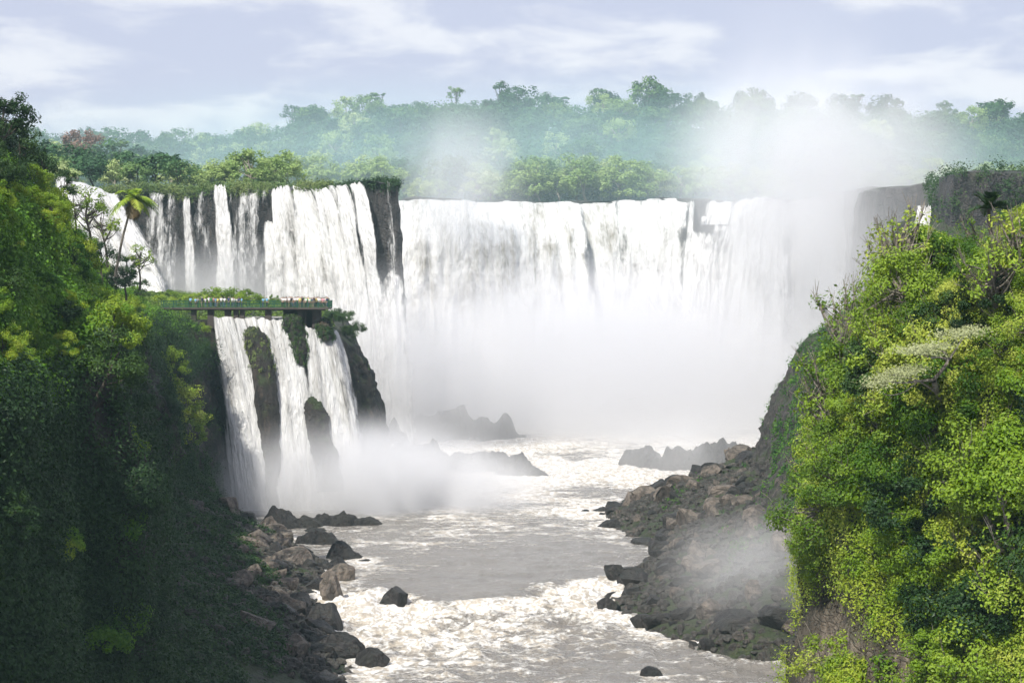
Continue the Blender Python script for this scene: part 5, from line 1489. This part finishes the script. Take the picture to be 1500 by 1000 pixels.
# ------------------------------------------------------------------ mist and haze
def mist(name, label, c, r, dens, nscale=0.05, thr=(0.30, 0.62), fall=1.5, seed=0.0, stretch=(1, 1, 0.6), col=(0.95, 0.955, 0.975), aniso=-0.15, detail=4.5):
    import bmesh
    bm = bmesh.new()
    bmesh.ops.create_icosphere(bm, subdivisions=3, radius=1.0)
    me = bpy.data.meshes.new(name)
    bm.to_mesh(me); bm.free()
    m = M(name + '_vapour')
    p = m.n('ShaderNodeTexCoord').outputs['Object']
    ln = m.n('ShaderNodeVectorMath', {0: p}, operation='LENGTH').outputs['Value']
    e = m.math('POWER', m.rng(ln, 1.0, 0.0), fall)
    w = m.n('ShaderNodeMapping', {'Vector': m.pos(), 'Scale': stretch, 'Location': (seed, seed * 2, seed * 3)}).outputs['Vector']
    n = m.noise(w, nscale, detail, 0.55, 0.6)
    d = m.math('MULTIPLY', m.math('MULTIPLY', e, m.rng(n, thr[0], thr[1])), dens)
    v = m.n('ShaderNodeVolumePrincipled', {'Color': (*col, 1), 'Density': d, 'Anisotropy': aniso})
    m.t.links.new(v.outputs[0], m.out.inputs['Volume'])
    me.materials.append(m.m)
    o = link(name, me)
    o.location = c
    o.scale = r
    return tag(o, label, 'mist', kind='stuff')

def at(px, py, Y):
    return tuple(W(px, py, Y))
mist('mist', 'dense white spray filling the gorge below the great falls', (24, 515, -4), (88, 100, 52), 0.13, 0.03, (0.10, 0.5), 1.1, 1.0, col=(0.90, 0.905, 0.93))
mist('mist', 'broad plume of spray rising above the right part of the great falls', at(1200, 262, 560), (52, 36, 44), 0.085, 0.034, (0.30, 0.60), 1.0, 5.0, aniso=-0.35)
mist('mist', 'faint upper end of the plume fading into the sky', at(1170, 130, 565), (34, 26, 40), 0.014, 0.035, (0.28, 0.62), 1.0, 25.0, aniso=-0.35)
mist('mist', 'slanting wisp of spray in front of the pale trees', at(672, 280, 575), (28, 24, 32), 0.05, 0.04, (0.36, 0.62), 1.1, 9.0)
mist('mist', 'pale spray hanging before the right arm and the grey buttress', at(1230, 400, 520), (50, 34, 42), 0.03, 0.03, (0.15, 0.6), 1.0, 7.0, aniso=-0.35)
mist('mist', 'grey spray rising at the foot of the long wall behind the walkway', (-66, 486, 30), (42, 22, 19), 0.09, 0.06, (0.2, 0.6), 1.0, 12.0)
mist('mist', 'blue white vapour drifting in front of the forest', (5, 665, 62), (300, 105, 44), 0.013, 0.016, (0.20, 0.62), 0.7, 14.0, col=(0.68, 0.90, 0.96))
mist('mist', 'soft spray wrapping the foot of the dark corner of the long wall', at(596, 545, 440), (30, 20, 28), 0.13, 0.04, (0.15, 0.6), 1.0, 16.0)
mist('mist', 'spray cloud at the foot of the near falls under the walkway', (-24, 326, 1), (34, 21, 17), 0.48, 0.08, (0.24, 0.6), 1.25, 3.0)
mist('mist', 'low drifting spray over the river right of the near falls', (-10, 356, 2), (30, 22, 9), 0.09, 0.08, (0.26, 0.62), 1.1, 4.0)
mist('mist', 'thin veil of spray drifting over the boulders of the right bank', (27, 222, 5), (15, 24, 9), 0.06, 0.08, (0.28, 0.68), 1.0, 6.0)
mist('mist', 'pale spray lying over the rocks of the far right reef', (34, 392, 2), (30, 26, 13), 0.05, 0.06, (0.25, 0.6), 1.0, 21.0)
hz = M('haze_air')
hv = hz.n('ShaderNodeVolumePrincipled', {'Color': (0.60, 0.90, 0.99, 1), 'Density': 0.00010, 'Anisotropy': -0.25})
hz.t.links.new(hv.outputs[0], hz.out.inputs['Volume'])
Vb, Qb = box(-420, 420, -30, 1150, -12, 150)
tag(link('haze', mesh('haze', Vb, Qb, hz.m, False)), 'pale blue air between the camera and the far forest', 'haze', kind='stuff')

# ------------------------------------------------------------------ things that share a description: say which by their order in the row
_o1 = ['first', 'second', 'third', 'fourth', 'fifth', 'sixth', 'seventh', 'eighth', 'ninth', 'tenth', 'eleventh', 'twelfth', 'thirteenth', 'fourteenth', 'fifteenth', 'sixteenth', 'seventeenth', 'eighteenth', 'nineteenth', 'twentieth']
ORD = [''] + _o1 + ['twenty-' + k for k in _o1[:9]] + ['thirtieth'] + ['thirty-' + k for k in _o1[:9]] + ['fortieth']
by = {}
for o in list(COL.objects):
    if o.parent is None and o.get('category') and o.get('label'):
        by.setdefault(o['label'], []).append(o)
for lb, os_ in by.items():
    if len(os_) < 2: continue
    os_.sort(key=lambda o: o.location.x / max(1.0, o.location.y))
    for i, o in enumerate(os_):
        k = i + 1
        o['label'] = lb + f', {ORD[min(k, 40)]} from left'
